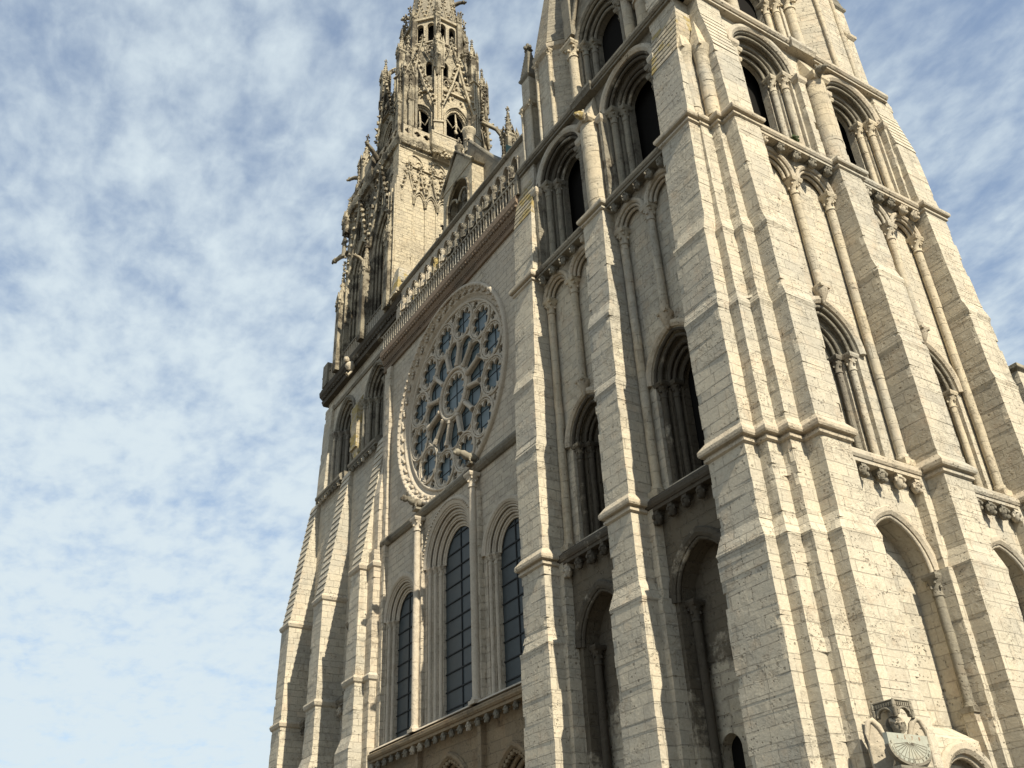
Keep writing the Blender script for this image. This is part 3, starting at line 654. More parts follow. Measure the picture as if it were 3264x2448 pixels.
ringsweep(RW, [(6.98, -1.26), (6.98, -1.10), (6.86, -1.02), (6.78, -1.05), (6.70, -1.22), (6.52, -1.40), (6.45, -1.36), (6.36, -1.42), (6.30, -1.60), (6.18, -1.62), (6.05, -1.64), (6.05, -1.95), (6.98, -1.95)])
for k in range(84): a = 2*PI*k/84; RW.blob((UC+6.78*math.cos(a), -1.08, ZR+6.78*math.sin(a)), (.10, .08, .10), .25, 6, 4)
for k in range(46):
    a = 2*PI*k/46
    for dr, da in ((0, 0), (.09, .028), (-.09, -.03)): RW.blob((UC+(6.60+dr)*math.cos(a+da), -1.28, ZR+(6.60+dr)*math.sin(a+da)), (.13, .11, .13), .4, 6, 4)
    RW.blob((UC+6.16*math.cos(a), -1.66, ZR+6.16*math.sin(a)), (.07, .07, .07), .3, 5, 3)
ro = RW.build('rose_window', M['cleantrim'], WF)
holes = [foil(1.30, 12, 0, 0, 0, .24)]
def rot(p, a): return (p[0]*math.cos(a)-p[1]*math.sin(a), p[0]*math.sin(a)+p[1]*math.cos(a))
for k in range(12):
    a = 2*PI*k/12
    hp = [(-.32, 1.84), (-.69, 2.9)]+[(-.71*math.cos(t), 3.0+.68*math.sin(t)) for t in [PI*i/12 for i in range(13)]]+[(.69, 2.9), (.32, 1.84)]
    holes.append([rot(p, a) for p in hp])
    c_ = rot((0, 4.75), a+PI/12); holes.append(foil(1.0, 8, c_[0], c_[1], a+PI/12, .32, 7))
    c_ = rot((0, 5.62), a); holes.append(foil(.30, 4, c_[0], c_[1], a, .3, 6))
curve_plate(TW, UC, ZR, circ(6.1, 96), holes, -1.77, -1.62, 'tracery', M['cleantrim'], ro)
tr = MB(TW)
def torus(mb, cu_, cz, r, t, n, nn=28, seg=6, a0=0, a1=2*PI, el=1.0):
    full = abs(a1-a0-2*PI) < 1e-6
    rings = [[(cu_+(r+t*math.cos(2*PI*j/seg))*math.cos(a0+(a1-a0)*i/nn), n+t*math.sin(2*PI*j/seg), cz+(r+t*math.cos(2*PI*j/seg))*math.sin(a0+(a1-a0)*i/nn)) for j in range(seg)] for i in range(nn+(0 if full else 1))]
    if full: rings.append(rings[0])
    vs = [p for r_ in rings for p in r_]; fs = [[k*seg+i, (k+1)*seg+i, (k+1)*seg+(i+1) % seg, k*seg+(i+1) % seg] for k in range(len(rings)-1) for i in range(seg)]
    mb.add(vs, fs, True)
torus(tr, UC, ZR, 1.38, .08, -1.62, 48); torus(tr, UC, ZR, 1.66, .12, -1.58, 48); torus(tr, UC, ZR, 5.98, .10, -1.60, 80)
for k in range(12):
    a = 2*PI*k/12; c_ = rot((0, 4.75), a+PI/12); c_ = (UC+c_[0], ZR+c_[1])
    torus(tr, c_[0], c_[1], 1.06, .05, -1.61, 30); torus(tr, c_[0], c_[1], 1.20, .06, -1.58, 32)
    for j in range(20): q = 2*PI*j/20; tr.blob((c_[0]+1.13*math.cos(q), -1.60, c_[1]+1.13*math.sin(q)), .05, .2, 5, 3)
    hp = [(-.75, 2.6)]+[(-.77*math.cos(t), 3.0+.75*math.sin(t)) for t in [PI*i/12 for i in range(13)]]+[(.75, 2.6)]
    pp = [rot(p, a) for p in hp]; tr.tube([(UC+x, -1.61, ZR+z) for x, z in pp], .065)
    c2_ = rot((0, 5.62), a); tr.blob((UC+c2_[0], -1.75, ZR+c2_[1]), .09, .3)
    s1, s2 = rot((0, 1.75), a+PI/12), rot((0, 3.35), a+PI/12)
    P0, P1 = (UC+s1[0], -1.56, ZR+s1[1]), (UC+s2[0], -1.56, ZR+s2[1])
    tr.tube([P0, P1], .14, 8); L_ = lambda t: tuple(P0[i]+(P1[i]-P0[i])*t for i in range(3))
    tr.tube([L_(.02), L_(.13)], .18, 8); tr.tube([L_(.80), L_(.88), L_(1.0)], [.15, .18, .20], 8)
tr.build('tracery_mouldings', M['cleantrim'], ro)
b = MB(TW); b.ext([(UC+x, ZR+z) for x, z in circ(6.2, 48)], -1.88, -1.82); gl = b.build('glass', M['roseglass'], ro)
b = MB(TW)
for k in range(-6, 7):
    q = math.sqrt(max(6.1**2-(k*.95)**2, 0)); b.box(UC-q, UC+q, -1.815, -1.79, ZR+k*.95-.018, ZR+k*.95+.018); b.box(UC+k*.95-.018, UC+k*.95+.018, -1.818, -1.785, ZR-q, ZR+q)
b.build('glazing_bars', M['iron'], gl)
# iron-stained cornice, balustrade, gallery of kings
b = MB(TW); b.sweep([(15.9, 38.3), (34.7, 38.3)], [(0, -1.6), (0, -1.1), (.15, -1.06), (.22, -1.14), (.55, -1.10), (.75, -.96), (1.05, -.86), (1.2, -.74), (1.62, -.74), (1.62, -1.9)])
for k in range(60): b.blob((16.1+.31*k, -.86, 39.28), (.12, .12, .13), .35, 6, 4)
for k in range(90): b.blob((16.1+.206*k, -1.0, 38.75), (.09, .07, .10), .35, 5, 3)
b.build('gallery_cornice', M['brown'], WF)
b = MB(TW); b.box(15.8, 34.7, -.98, -.80, 41.22, 41.36); b.box(15.8, 34.7, -1.0, -.78, 39.92, 40.04); b.box(15.66, 15.86, -1.0, -.76, 39.92, 41.5); ba = b.build('balustrade', M['dim'], WF)
for k in range(56):
    u = 16.1+.333*k; b = MB(TW); b.lathe(u, -.89, [(.065, 40.04), (.065, 40.2), (.045, 40.3), (.06, 40.6), (.045, 41.0), (.075, 41.1), (.075, 41.22)], 6); b.build('baluster', M['trim'], ba)
ops = [(17.1+k, .38, 40.1, 43.95, .55) for k in range(16)]
b = MB(TW); b.wall(15.9, 34.0, 40.0, 45.0, -1.95, -1.62, ops); ga = b.build('king_gallery', M['clean'], WF)
b = MB(TW); b.box(15.9, 34, -2.5, -2.3, 40, 45.05); b.build('niche_back', M['clean'], ga)
b = MB(TW); b.sweep([(15.8, 45.0), (34.0, 45.0)], [(0, -2.5), (0, -1.55), (.12, -1.40), (.26, -1.40), (.34, -1.7), (.34, -2.5)]); b.build('gallery_coping', M['dim'], ga)
for k in range(17): colonette(TW, 16.6+k, -1.56, 40.05, 44.0, .07, 'colonette', M['cleantrim'], ga, cap=.35)
b = MB(TW)
for c, w_, _, zs, h_ in ops: b.roll(arch_path(c, w_+.03, None, zs, h_+.03), 0, -1.6, .06)
b.build('archivolt', M['cleantrim'], ga)
b = MB(TW); b.box(15.9, 34.7, -2.3, -.9, 39.9, 40.02); b.build('walkway', M['dim'], WF)

def figure(mb, x, y, z, h, face=0.0, arms=1, crown=True, wob=None):
    "standing robed figure as one skin from hem to crown of the head"
    wob = wob or rnd.uniform(0, 6); seg = 14; s = h/3.4
    prof = [(.30, .27, 0), (.31, .27, .25), (.27, .24, .9), (.25, .22, 1.5), (.27, .22, 1.95), (.30, .21, 2.35), (.33, .20, 2.6), (.27, .17, 2.76), (.10, .11, 2.83), (.095, .11, 2.90), (.135, .15, 2.97), (.155, .175, 3.1), (.145, .165, 3.25), (.09, .10, 3.37)]
    ca, sa = math.cos(face), math.sin(face); rings = []
    for a_, b_, zz_ in prof:
        ring = []
        for i in range(seg):
            t = 2*PI*i/seg; k = 1+(.10*math.sin(5*t+wob+zz_*.7) if zz_ < 2.4 else 0)
            lx, ly = a_*k*math.cos(t)*s, b_*k*math.sin(t)*s
            ring.append((x+lx*ca-ly*sa, y+lx*sa+ly*ca, z+zz_*s))
        rings.append(ring)
    mb.rings(rings, True)
    def P(lx, ly, lz): return (x+(lx*ca-ly*sa)*s, y+(lx*sa+ly*ca)*s, z+lz*s)
    fy = -1
    mb.blob(P(0, fy*.175, 3.08), (.035*s, .035*s, .06*s), .1, 5, 3)              # nose
    if arms:
        for e in (-1, 1):
            mb.tube([P(e*.30, 0, 2.58), P(e*.37, fy*.08, 2.1), P(e*.20, fy*.26, 1.95+.2*rnd.random()), P(e*.07, fy*.27, 2.08)], [.10*s, .095*s, .07*s, .05*s], 6)
        mb.tube([P(.1, fy*.30, 1.5), P(.1, fy*.30, 2.75)], .03*s, 5)
    if crown:
        for i in range(8):
            t = 2*PI*i/8; mb.blob(P(.15*math.cos(t), .165*math.sin(t), 3.33), (.035*s, .035*s, .10*s), .1, 5, 3)
ORD = ['first', 'second', 'third', 'fourth', 'fifth', 'sixth', 'seventh', 'eighth', 'ninth', 'tenth', 'eleventh', 'twelfth', 'thirteenth', 'fourteenth', 'fifteenth', 'sixteenth']
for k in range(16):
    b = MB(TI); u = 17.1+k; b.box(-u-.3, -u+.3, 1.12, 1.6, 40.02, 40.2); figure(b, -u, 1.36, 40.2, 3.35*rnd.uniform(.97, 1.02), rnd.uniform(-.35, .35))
    o = b.build('king_statue', M['dim'] if k < 9 else M['lichen' if k % 3 == 1 else 'trim'])  # shade and sunlight put into the stone tone; yellow patches are lichen
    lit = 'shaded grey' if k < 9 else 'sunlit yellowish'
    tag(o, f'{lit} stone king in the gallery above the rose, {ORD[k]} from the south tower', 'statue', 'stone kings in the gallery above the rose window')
# gable, aedicule with Virgin, nave roof
NG = thing('nave_gable', 'steep stone gable with statue niche rising behind the row of kings', 'gable', (-25.2, 4, 45))
b = MB(TW); b.ext([(UC-6.3, 45.0), (UC+6.3, 45.0), (UC, 53.9)], -3.9, -3.0); b.build('gable_wall', M['dim'], NG)
b = MB(TW); b.tube([(UC-6.4, -3.2, 45.0), (UC, -3.2, 54.05), (UC+6.4, -3.2, 45.0)], .22); b.build('gable_coping', M['dim'], NG)
b = MB(); b.rings([[(-UC-6.2, 3.8, 45.0), (-UC, 3.8, 53.7), (-UC+6.2, 3.8, 45.0)], [(-UC-6.2, 40, 45.0), (-UC, 40, 53.7), (-UC+6.2, 40, 45.0)]]); b.build('nave_roof', M['lead'], NG)
b = MB(); b.rings([[(-21.0, 3.6+.0, 47.2), (-21.0, 9, 47.2), (-18.2, 9, 46.0), (-18.2, 3.6, 46.0)], [(-21.0, 3.6, 50.2), (-21.0, 9, 50.4), (-18.2, 9, 47.1), (-18.2, 3.6, 46.9)]]); b.build('copper_flashing', M['verdigris'], NG)
b = MB(TW); b.wall(23.1, 27.3, 44.9, 49.7, -2.25, -2.05, [(UC, 1.55, 45.6, 47.7, 1.8)]); b.box(23.1, 23.5, -3.4, -2.25, 44.9, 49.7); b.box(26.9, 27.3, -3.4, -2.25, 44.9, 49.7)
b.ext([(22.9, 49.7), (27.5, 49.7), (UC, 52.2)], -3.4, -2.0); ae = b.build('statue_niche', M['gothicwall'], NG)
b = MB(TW); b.box(23.5, 26.9, -3.4, -3.2, 44.9, 49.7); b.build('niche_back', M['soot_deep'], ae)
b = MB(TW); b.roll(arch_path(UC, 1.55, 45.6, 47.7, 1.8), 0, -2.02, .10); b.roll(arch_path(UC-.75, .6, None, 47.5, .7), 0, -2.1, .09); b.roll(arch_path(UC+.75, .6, None, 47.5, .7), 0, -2.1, .09)
b.tube([(22.8, -1.95, 49.6), (UC, -1.95, 52.4), (27.6, -1.95, 49.6)], .14); b.lathe(UC, -2.2, [(.20, 52.1), (.16, 52.6), (.32, 52.8), (.34, 53.0), (.2, 53.1)], 10); crocket_cross(b, UC, -2.2, 53.0, .8); b.build('niche_mould', M['gothic'], ae)
b = MB(TW); b.lathe(UC+.35, -3.3, [(.40, 53.2), (.32, 54.7), (.34, 55.0), (.52, 55.3), (.54, 55.55), (.36, 55.65)], 10); crocket_cross(b, UC+.1, -3.0, 53.6, .9); b.build('apex_pedestal', M['gothicwall'], NG)
b = MB(); figure(b, -UC-.35, 3.3, 55.65, 1.75, .3, crown=False); b.rings([[(-UC-.2, 3.45, 56.2), (-UC+.2, 3.6, 56.3), (-UC-.1, 3.55, 56.5)], [(-UC-.2, 3.5, 57.1), (-UC+.15, 3.65, 57.0), (-UC-.1, 3.6, 57.2)]])
tag(b.build('angel_statue', M['gothic']), 'small stone angel standing on the pedestal at the gable tip', 'statue')
b = MB(); b.box(-UC-.4, -UC+.4, 2.35, 3.0, 45.0, 46.0); figure(b, -UC, 2.65, 46.0, 2.9, 0); b.blob((-UC-.2, 2.38, 48.1), (.14, .14, .25), .1); tag(b.build('virgin_statue', M['dim']), 'tall robed stone figure standing in the dark gable niche', 'statue')
for s_, nm in ((-1, 'north'), (1, 'south')):
    b = MB(); b.box(-UC+s_*.95-.2, -UC+s_*.95+.2, 2.35, 2.85, 45.0, 45.4); figure(b, -UC+s_*.95, 2.55, 45.4, 2.0, -s_*.5, crown=False); tag(b.build('angel_statue', M['dim']), f'kneeling stone angel at the {"right" if s_ > 0 else "left"} foot of the niche figure', 'statue')
b = MB()
for x in (-30.6, -29.9): crocket_cross(b, x, 3.5, 48.0+(x+30.6)*1.1, 1.1)
b.build('gable_finials', M['gothic'], NG)
# animal carvings on the string course
def beast(x, y, z, name, lab, cat):
    b = MB(); b.box(x-.3, x+.3, y-.2, y+.55, z-.12, z+.02)
    b.rings([[(x+r*math.cos(t)*.8, yy, z+.42+dz+r*math.sin(t)) for t in [2*PI*i/10 for i in range(10)]] for yy, r, dz in ((y+.55, .20, .0), (y+.2, .30, .02), (y-.15, .26, .03), (y-.45, .30, .10), (y-.62, .2, .16), (y-.70, .17, .18))], True)
    b.blob((x-.05, y-.85, z+.62), (.21, .27, .24), .12, 9, 6); b.blob((x-.05, y-1.08, z+.54), (.13, .14, .13), .1, 7, 4)
    for e in (-1, 1):
        b.tube([(x+e*.17, y-.1, z+.35), (x+e*.19, y-.18, z+.15), (x+e*.18, y-.1, z)], [.11, .08, .06]); b.tube([(x+e*.17, y+.35, z+.35), (x+e*.2, y+.42, z+.18), (x+e*.18, y+.32, z)], [.12, .08, .06])
        b.tube([(x-.05+e*.16, y-.78, z+.80), (x-.05+e*.28, y-.82, z+.92), (x-.05+e*.26, y-.9, z+1.02)], [.06, .04, .02])
    c0 = Vector((x, y+.3, z)); b.v = [c0+(v-c0)*.88 for v in b.v]
    return tag(b.build(name, M['dim']), lab, cat)
beast(-28.45, 0.75, 25.1, 'ox_carving', 'stone ox looking out over the left lancet pilaster', 'carving'); beast(-21.85, 0.75, 25.1, 'lion_carving', 'stone lion crouching at the foot of the rose window', 'carving')
# ------------------------------------------------------------------ north tower
NTW = thing('north_tower', 'far tower with sloping buttresses and lacy late Gothic spire', 'church tower', (-41, 8, 0))
def nprof(z, k):
    pts = [(-1, .3, .45), (12.6, .28, .42), (13.4, .05, .12), (23.6, .0, .0), (33.6, -1.55, 0), (34.6, -1.75, 0)]
    for a, b_ in zip(pts[:-1], pts[1:]):
        if z <= b_[0]: t = (z-a[0])/(b_[0]-a[0]); return a[k]+(b_[k]-a[k])*t
    return pts[-1][k]
for u0, u1 in ((34.75, 36.2), (41.0, 42.6), (47.5, 49.1)):
    q = lambda z: [(u0-nprof(z, 2)*.3, -3.0), (u1+nprof(z, 2), -3.0), (u1+nprof(z, 2), nprof(z, 1)), (u0-nprof(z, 2)*.3, nprof(z, 1))]
    b = MB(TW); b.masonry(q, -.5, 23.6, keep=[12.6, 13.4]); o = b.build('buttress', M['stone'], NTW)
    b = MB(TW); z = 23.6
    while z < 33.5:                                                  # overlapping sloped slabs
        b.rings([[(u0, -3, z+.001), (u1, -3, z+.001), (u1, nprof(z, 1)+.06, z+.001), (u0, nprof(z, 1)+.06, z+.001)], [(u0, -3, z+.5), (u1, -3, z+.5), (u1, nprof(z+.5, 1)+.0, z+.5), (u0, nprof(z+.5, 1)+.0, z+.5)]], cap1=False); z += .5
    b.build('weathering_slope', M['stone'], o)
    for zb in (16.3, 23.3):
        m = MB(TW); m.band(q(zb), [(zb, 0), (zb+.1, .1), (zb+.3, .16), (zb+.42, .12), (zb+.5, 0)]); m.build('string_course', M['trim'], o)
b = MB(TW); b.masonry(lambda z: [(33.9, -2.5), (34.9, -2.5), (34.9, -.55), (33.9, -.55)] if z < 24.5 else [(33.9, -2.5), (34.9, -2.5), (34.9, -.75), (33.9, -.75)], -.5, 28.5, keep=[24.5]); b.cone((34.4, -1.3), [(33.9, -2.5), (34.9, -2.5), (34.9, -.75), (33.9, -.75)], 28.5, 31.5); o = b.build('pilaster', M['clean'], NTW)
for zb in (16.3, 23.3):
    m = MB(TW); m.band([(33.9, -2.5), (34.9, -2.5), (34.9, -.55), (33.9, -.55)], [(zb, 0), (zb+.1, .1), (zb+.3, .16), (zb+.5, 0)]); m.build('string_course', M['trim'], o)
b = MB(TW); b.masonry(lambda z: [(33.35, -2.5), (33.95, -2.5), (33.95, -1.0), (33.35, -1.0)], 12.3, 38.2); b.build('angle_strip', M['clean'], NTW)
b = MB(TW); b.wall(34.5, 48.8, -.5, 33.7, -2.4, -1.7, [(38.6, 1.1, 17.2, 21.5, 1.2), (45.1, 1.1, 17.2, 21.5, 1.2)]); b.build('lower_wall', M['stone'], NTW)
b = MB(TW); b.box(36, 48, -2.6, -2.5, 15, 24); b.build('dark_panel', M['void'], NTW)
for a_, c_ in ((36.2, 41.0), (42.6, 47.5)):
    cornice(TW, a_, c_, -1.7, 16.3, .45, NTW, [a_+.5+.75*k for k in range(6)], 'dim', .8); cornice(TW, a_, c_, -1.7, 33.4, .5, NTW, [a_+.4+.62*k for k in range(7)], 'dim', .6)
    for s_ in (-1, 1): colonette(TW, (a_+c_)/2+s_*1.25, -1.66, 17.0, 21.6, .18, 'colonette', M['dim_shaft'], NTW)
b = MB(); b.box(-48.4, -34.6, 3.7, 15, -.5, 44); b.build('tower_core', M['void'], NTW)
# second stage windows
SW = (38.5, 44.4)
b = MB(TW); b.wall(34.3, 48.6, 33.7, 43.4, -2.6, -2.2, [(c, 1.75, 34.4, 39.3, 2.3) for c in SW]); up_ = b.build('upper_wall', M['stone'], NTW)
b = MB(TW); b.wall(34.3, 48.6, 33.7, 43.4, -3.05, -2.6, [(c, 1.32, 34.4, 39.3, 1.8) for c in SW]); b.wall(34.3, 48.6, 33.7, 43.4, -3.5, -3.05, [(c, .85, 34.4, 39.3, 1.2) for c in SW]); b.build('window_order', M['dim'], up_)
b = MB(TW)
for c in SW:
    for ww, nn in ((1.75, -2.25), (1.52, -2.45), (1.32, -2.68), (1.08, -2.9), (.85, -3.1)): b.roll(arch_path(c, ww, None, 39.3, 2.3*ww/1.75), 0, nn, .09)
    label(TW, arch_path(c, 1.75, None, 39.3, 2.3), -2.2, b, .06, .26, .15)
b.build('archivolt', M['dim'], up_)
for c in SW:
    for s_ in (-1, 1):
        for du, nn in ((1.9, -2.12), (1.53, -2.42), (1.1, -2.86)): colonette(TW, c+s_*du, nn, 34.0, 39.35, .15, 'colonette', M['dim_shaft'], up_, cap=.75)
b = MB(TW); b.masonry(lambda z: [(47.2, -3), (48.75, -3), (48.75, -1.72-(z-34)*.035), (47.2, -1.72-(z-34)*.035)], 33.9, 42.6); b.build('pilaster', M['stone'], up_)
for u0, u1, zt in ((41.0, 42.2, 39.3),):
    b = MB(TW); b.masonry(lambda z: [(u0, -2.6), (u1, -2.6), (u1, -1.75), (u0, -1.75)], 35.6, zt); b.ext([(u0, 34.2), (u0+.3, 34.2), (u1-.1, 35.6), (u0, 35.6)], -2.5, -1.9)
    for k in range(4): z = zt+.4*k; b.rings([[(u0, -2.6, z), (u1, -2.6, z), (u1, -1.75-.18*k, z), (u0, -1.75-.18*k, z)], [(u0, -2.6, z+.4), (u1, -2.6, z+.4), (u1, -1.95-.18*k, z+.4), (u0, -1.95-.18*k, z+.4)]])
    b.build('pilaster', M['lichen'], up_)
b = MB(TW); b.sweep([(34.0, 42.0), (48.6, 42.0)], [(0, -2.6), (0, -2.1), (.2, -2.0), (.3, -2.15), (.3, -2.6)]); b.build('string_course', M['dim'], up_)
b = MB(TW); b.ext([(33.3, 43.3), (49.0, 43.3), (49.2, 44.6), (33.3, 44.6)], -3.2, -1.75)
b.sweep([(33.2, 43.4), (49.3, 43.4)], [(0, -3), (0, -1.95), (.35, -1.75), (.5, -1.85), (.8, -1.55), (1.2, -1.5), (1.3, -1.6), (1.3, -3)])
for k in range(38): b.blob((33.5+.41*k, -1.68, 43.85), (.16, .14, .2), .4, 6, 4)
b.build('terrace_cornice', M['soot_deep'], NTW)
b = MB(TW); b.box(33.3, 49.2, -1.85, -1.62, 46.0, 46.15); b.box(33.3, 49.2, -1.9, -1.6, 44.7, 44.85); b.box(47.6, 48.6, -1.95, -1.45, 44.7, 46.9); nb_ = b.build('balustrade', M['dim'], NTW)
for k in range(40):
    b = MB(TW); u = 33.5+.39*k; b.box(u-.06, u+.06, -1.8, -1.67, 44.85, 46.0); b.build('baluster', M['trim'], nb_)
b = MB(TW); b.box(33.2, 34.5, -2.6, -1.2, 44.9, 45.2); b.rings([[(33.3, -2.5, 45.2), (34.4, -2.5, 45.2), (34.4, -1.3, 45.2), (33.3, -1.3, 45.2)], [(33.5, -2.4, 47.4), (34.3, -2.4, 47.4), (34.3, -1.5, 47.4), (33.5, -1.5, 47.4)]])
for k in range(7): b.blob((33.3+.18*k, -1.2, 44.75), .1, .2)
b.build('corner_parapet', M['lichen'], NTW)
b = MB(); b.blob((-42.0, 1.35, 43.2), (.28, .4, .45), .3, 9, 6); b.blob((-42.0, 1.0, 43.75), (.22, .26, .26), .3, 8, 5); b.tube([(-42, 1.5, 42.8), (-42.05, 1.2, 42.3), (-42.0, 1.0, 42.5)], .12); b.build('perched_beast', M['trim'], NTW)

# flamboyant ornaments
def crockets(b, p0, p1, n, s, out=(0, 0, 0)):
    for k in range(n):
        t = (k+.5)/n; q = [p0[i]+(p1[i]-p0[i])*t+out[i]*s for i in range(3)]
        b.blob(q, (s, s, s*1.25), .45, 5, 3)
        b.blob([q[0]+rnd.uniform(-1, 1)*s, q[1]+rnd.uniform(-1, 1)*s, q[2]+s*.8], s*.6, .4, 4, 3)
def pinnacle(x, y, z0, z1, r, parent, mat='gothic', zsh=None, name='pinnacle'):
    "square shaft with gablets, crocketed spirelet and finial"
    b = MB(); zs = zsh or z0+(z1-z0)*.55
    b.box(x-r, x+r, y-r, y+r, z0, zs)
    for sx in (-1, 1):
        for sy in (-1, 1): b.box(x+sx*r-.1*r, x+sx*r+.22*r*sx+.1*r, y+sy*r-.1*r, y+sy*r+.22*r*sy+.1*r, z0, zs+.3); b.cone((x+sx*r, y+sy*r), [(x+sx*r-.3*r, y+sy*r-.3*r), (x+sx*r+.3*r, y+sy*r-.3*r), (x+sx*r+.3*r, y+sy*r+.3*r), (x+sx*r-.3*r, y+sy*r+.3*r)], zs+.3, zs+1.3)
    b.band([(x-r, y-r), (x+r, y-r), (x+r, y+r), (x-r, y+r)], [(zs-.2, 0), (zs-.05, .12), (zs+.12, .12), (zs+.25, 0)])
    for a in range(4):
        dx, dy = math.cos(a*PI/2), math.sin(a*PI/2); px_, py_ = -dy, dx
        b.tube([(x+dx*r*1.08+px_*r, y+dy*r*1.08+py_*r, zs-.6), (x+dx*r*1.05, y+dy*r*1.05, zs+1.3), (x+dx*r*1.08-px_*r, y+dy*r*1.08-py_*r, zs-.6)], .12*r+.03, 5)
    q = octa(x, y, r*.85); b.cone((x, y), q, zs+.1, z1-.4)
    for k in (0, 2, 4, 6):
        p = q[k]; crockets(b, (p[0], p[1], zs+.5), (x, y, z1-.7), 6, .13*r+.06)
    crocket_cross(b, x, y, z1-.9, .8*r+.35)
    return b.build(name, M[mat], parent)
def TFace(cx, cy, a):
    ca, sa = math.cos(a), math.sin(a)
    def T(u, n, z): return Vector((cx+n*ca-u*sa, cy+n*sa+u*ca, z))
    FLIP[T] = True; return T
def gable(b, T, c, hw, z0, zt, n, r=.13, cro=.16, nc=7):
    b.tube([(c-hw, n, z0), (c-hw*.45, n+.05, z0+(zt-z0)*.46), (c-hw*.1, n+.1, z0+(zt-z0)*.86), (c, n+.15, zt)], r, 5); b.tube([(c+hw, n, z0), (c+hw*.45, n+.05, z0+(zt-z0)*.46), (c+hw*.1, n+.1, z0+(zt-z0)*.86), (c, n+.15, zt)], r, 5)
    for s_ in (-1, 1): crockets(b, (c+s_*hw, n+.1, z0), (c, n+.2, zt), nc, cro, (s_*.8, .3, .5))
    crocket_cross(b, c, n+.15, zt-.2, 1.0)
# square belfry
X0, X1, Y0, Y1, ZB, ZT = -45.2, -34.75, 1.95, 14.0, 44.6, 62.3
b = MB(); b.box(X0+1.4, X1-1.4, Y0+1.4, Y1-1.4, ZB, ZT); b.build('belfry_core', M['void'], NTW)
def belf(T, u0, u1, n, cs, mat, lit):
    b = MB(T); zs, h_ = 53.4, 3.5
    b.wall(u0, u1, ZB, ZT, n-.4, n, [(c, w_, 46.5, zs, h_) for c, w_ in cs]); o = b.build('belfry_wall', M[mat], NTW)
    for c, w_ in cs:
        b = MB(T); b.wall(c-w_-.1, c+w_+.1, ZB, 60, n-.8, n-.4, [(c, w_-.4, 46.5, zs, h_-.5)]); b.wall(c-w_, c+w_, ZB, 60, n-1.2, n-.8, [(c, w_-.8, 46.5, zs, h_-1.0)])
        for k in range(4): b.roll(arch_path(c, w_-.22*k, 46.5, zs, h_-.28*k), 0, n-.05-.22*k, .10)
        b.box(c-.12, c+.12, n-1.1, n-.9, 46.5, 55)
        for s_ in (-1, 1): b.roll(arch_path(c+s_*.55, .5, None, 52.6, .9), 0, n-1.0, .08)
        for z in range(48, 55): b.ext([(c-w_+.8, z), (c+w_-.8, z), (c+w_-.8, z+.5), (c-w_+.8, z+.5)], n-1.3, n-1.22)
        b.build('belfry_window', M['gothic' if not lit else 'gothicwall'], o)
        b = MB(T); gable(b, T, c, w_+.35, 54.2, 61.6, n+.25, .16, .2, 9)
        for k in range(5): b.roll(arch_path(c+(k-2)*.55*(1 if k != 2 else 0), .24, 57.6, 58.9+(.9 if k == 2 else 0), .5), 0, n+.05, .05)
        for k in range(24): b.blob((c+rnd.uniform(-1.6, 1.6), n+.1, rnd.uniform(57.5, 61.5)), (.14, .1, .22), .5, 5, 3)
        b.build('ogee_gable', M['gothic'], o)
    return o
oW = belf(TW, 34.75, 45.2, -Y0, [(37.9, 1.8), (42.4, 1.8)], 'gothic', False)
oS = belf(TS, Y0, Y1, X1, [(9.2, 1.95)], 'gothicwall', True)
# south face blind tracery and shafts
b = MB(TS)
for u in (2.05, 3.1, 4.3, 5.3, 6.5, 12.2, 13.6): b.roll([(u, ZB), (u, 57.5)], 0, X1+.03, .10)
for c in (2.6, 3.7, 4.8, 5.9, 12.9):
    b.roll(arch_path(c, .5, None, 56.2, .9), 0, X1+.08, .08); b.roll(arch_path(c, .36, None, 56.2, .6), 0, X1+.06, .06)
    gable(b, TS, c, .55, 56.6, 59.2, X1+.15, .07, .12, 5)
    for s_ in (-.55, .55): b.lathe(c+s_, X1+.1, [(.12, 55.4), (.2, 56.0), (.2, 56.15)], 8)
for c in (3.2, 5.4): b.roll(arch_path(c, .8, None, 60.2, .9), 0, X1+.06, .07); b.roll(arch_path(c-.4, .35, None, 59.9, .6), 0, X1+.05, .05); b.roll(arch_path(c+.4, .35, None, 59.9, .6), 0, X1+.05, .05)
b.sweep([(Y0, 59.7), (Y1, 59.3)], [(0, X1-.1), (0, X1+.15), (.2, X1+.1), (.2, X1-.1)])
for k in range(26): b.blob((rnd.uniform(Y0+.3, Y1-.3), X1+.12, rnd.uniform(56.8, 59.4)), (.15, .12, .2), .5, 5, 3)
b.build('blind_tracery', M['gothicwall'], oS)
b = MB(TW); b.masonry(lambda z: [(34.6, -3.0), (35.9, -3.0), (35.9, -1.55), (34.6, -1.55)] if z < 58 else [(34.65, -3.0), (35.8, -3.0), (35.8, -1.7), (34.65, -1.7)], ZB, 61.8, course=.36, keep=[58.0])
for u in (34.7, 35.3, 35.85): b.roll([(u, ZB), (u, 57)], 0, -1.5, .09)
b.build('corner_buttress', M['gothicwall'], NTW)
b = MB(TW); b.masonry(lambda z: [(44.4, -3.0), (45.6, -3.0), (45.6, -1.6), (44.4, -1.6)] if z < 54 else [(44.4, -3.0), (45.3, -3.0), (45.3, -1.7), (44.4, -1.7)], ZB, 60, course=.36, keep=[54.0])
for u in (44.5, 45.0, 45.5): b.roll([(u, ZB), (u, 53)], 0, -1.56, .09)
crockets(b, (45.4, -1.5, 53.5), (45.2, -1.6, 61), 12, .14); b.build('corner_buttress', M['gothic'], NTW)
for u, zt in ((40.15, 56.5), (45.3, 56.5), (35.3, 56)): pinnacle(-u, 1.5, ZB, zt, .34, NTW, zsh=51.5)
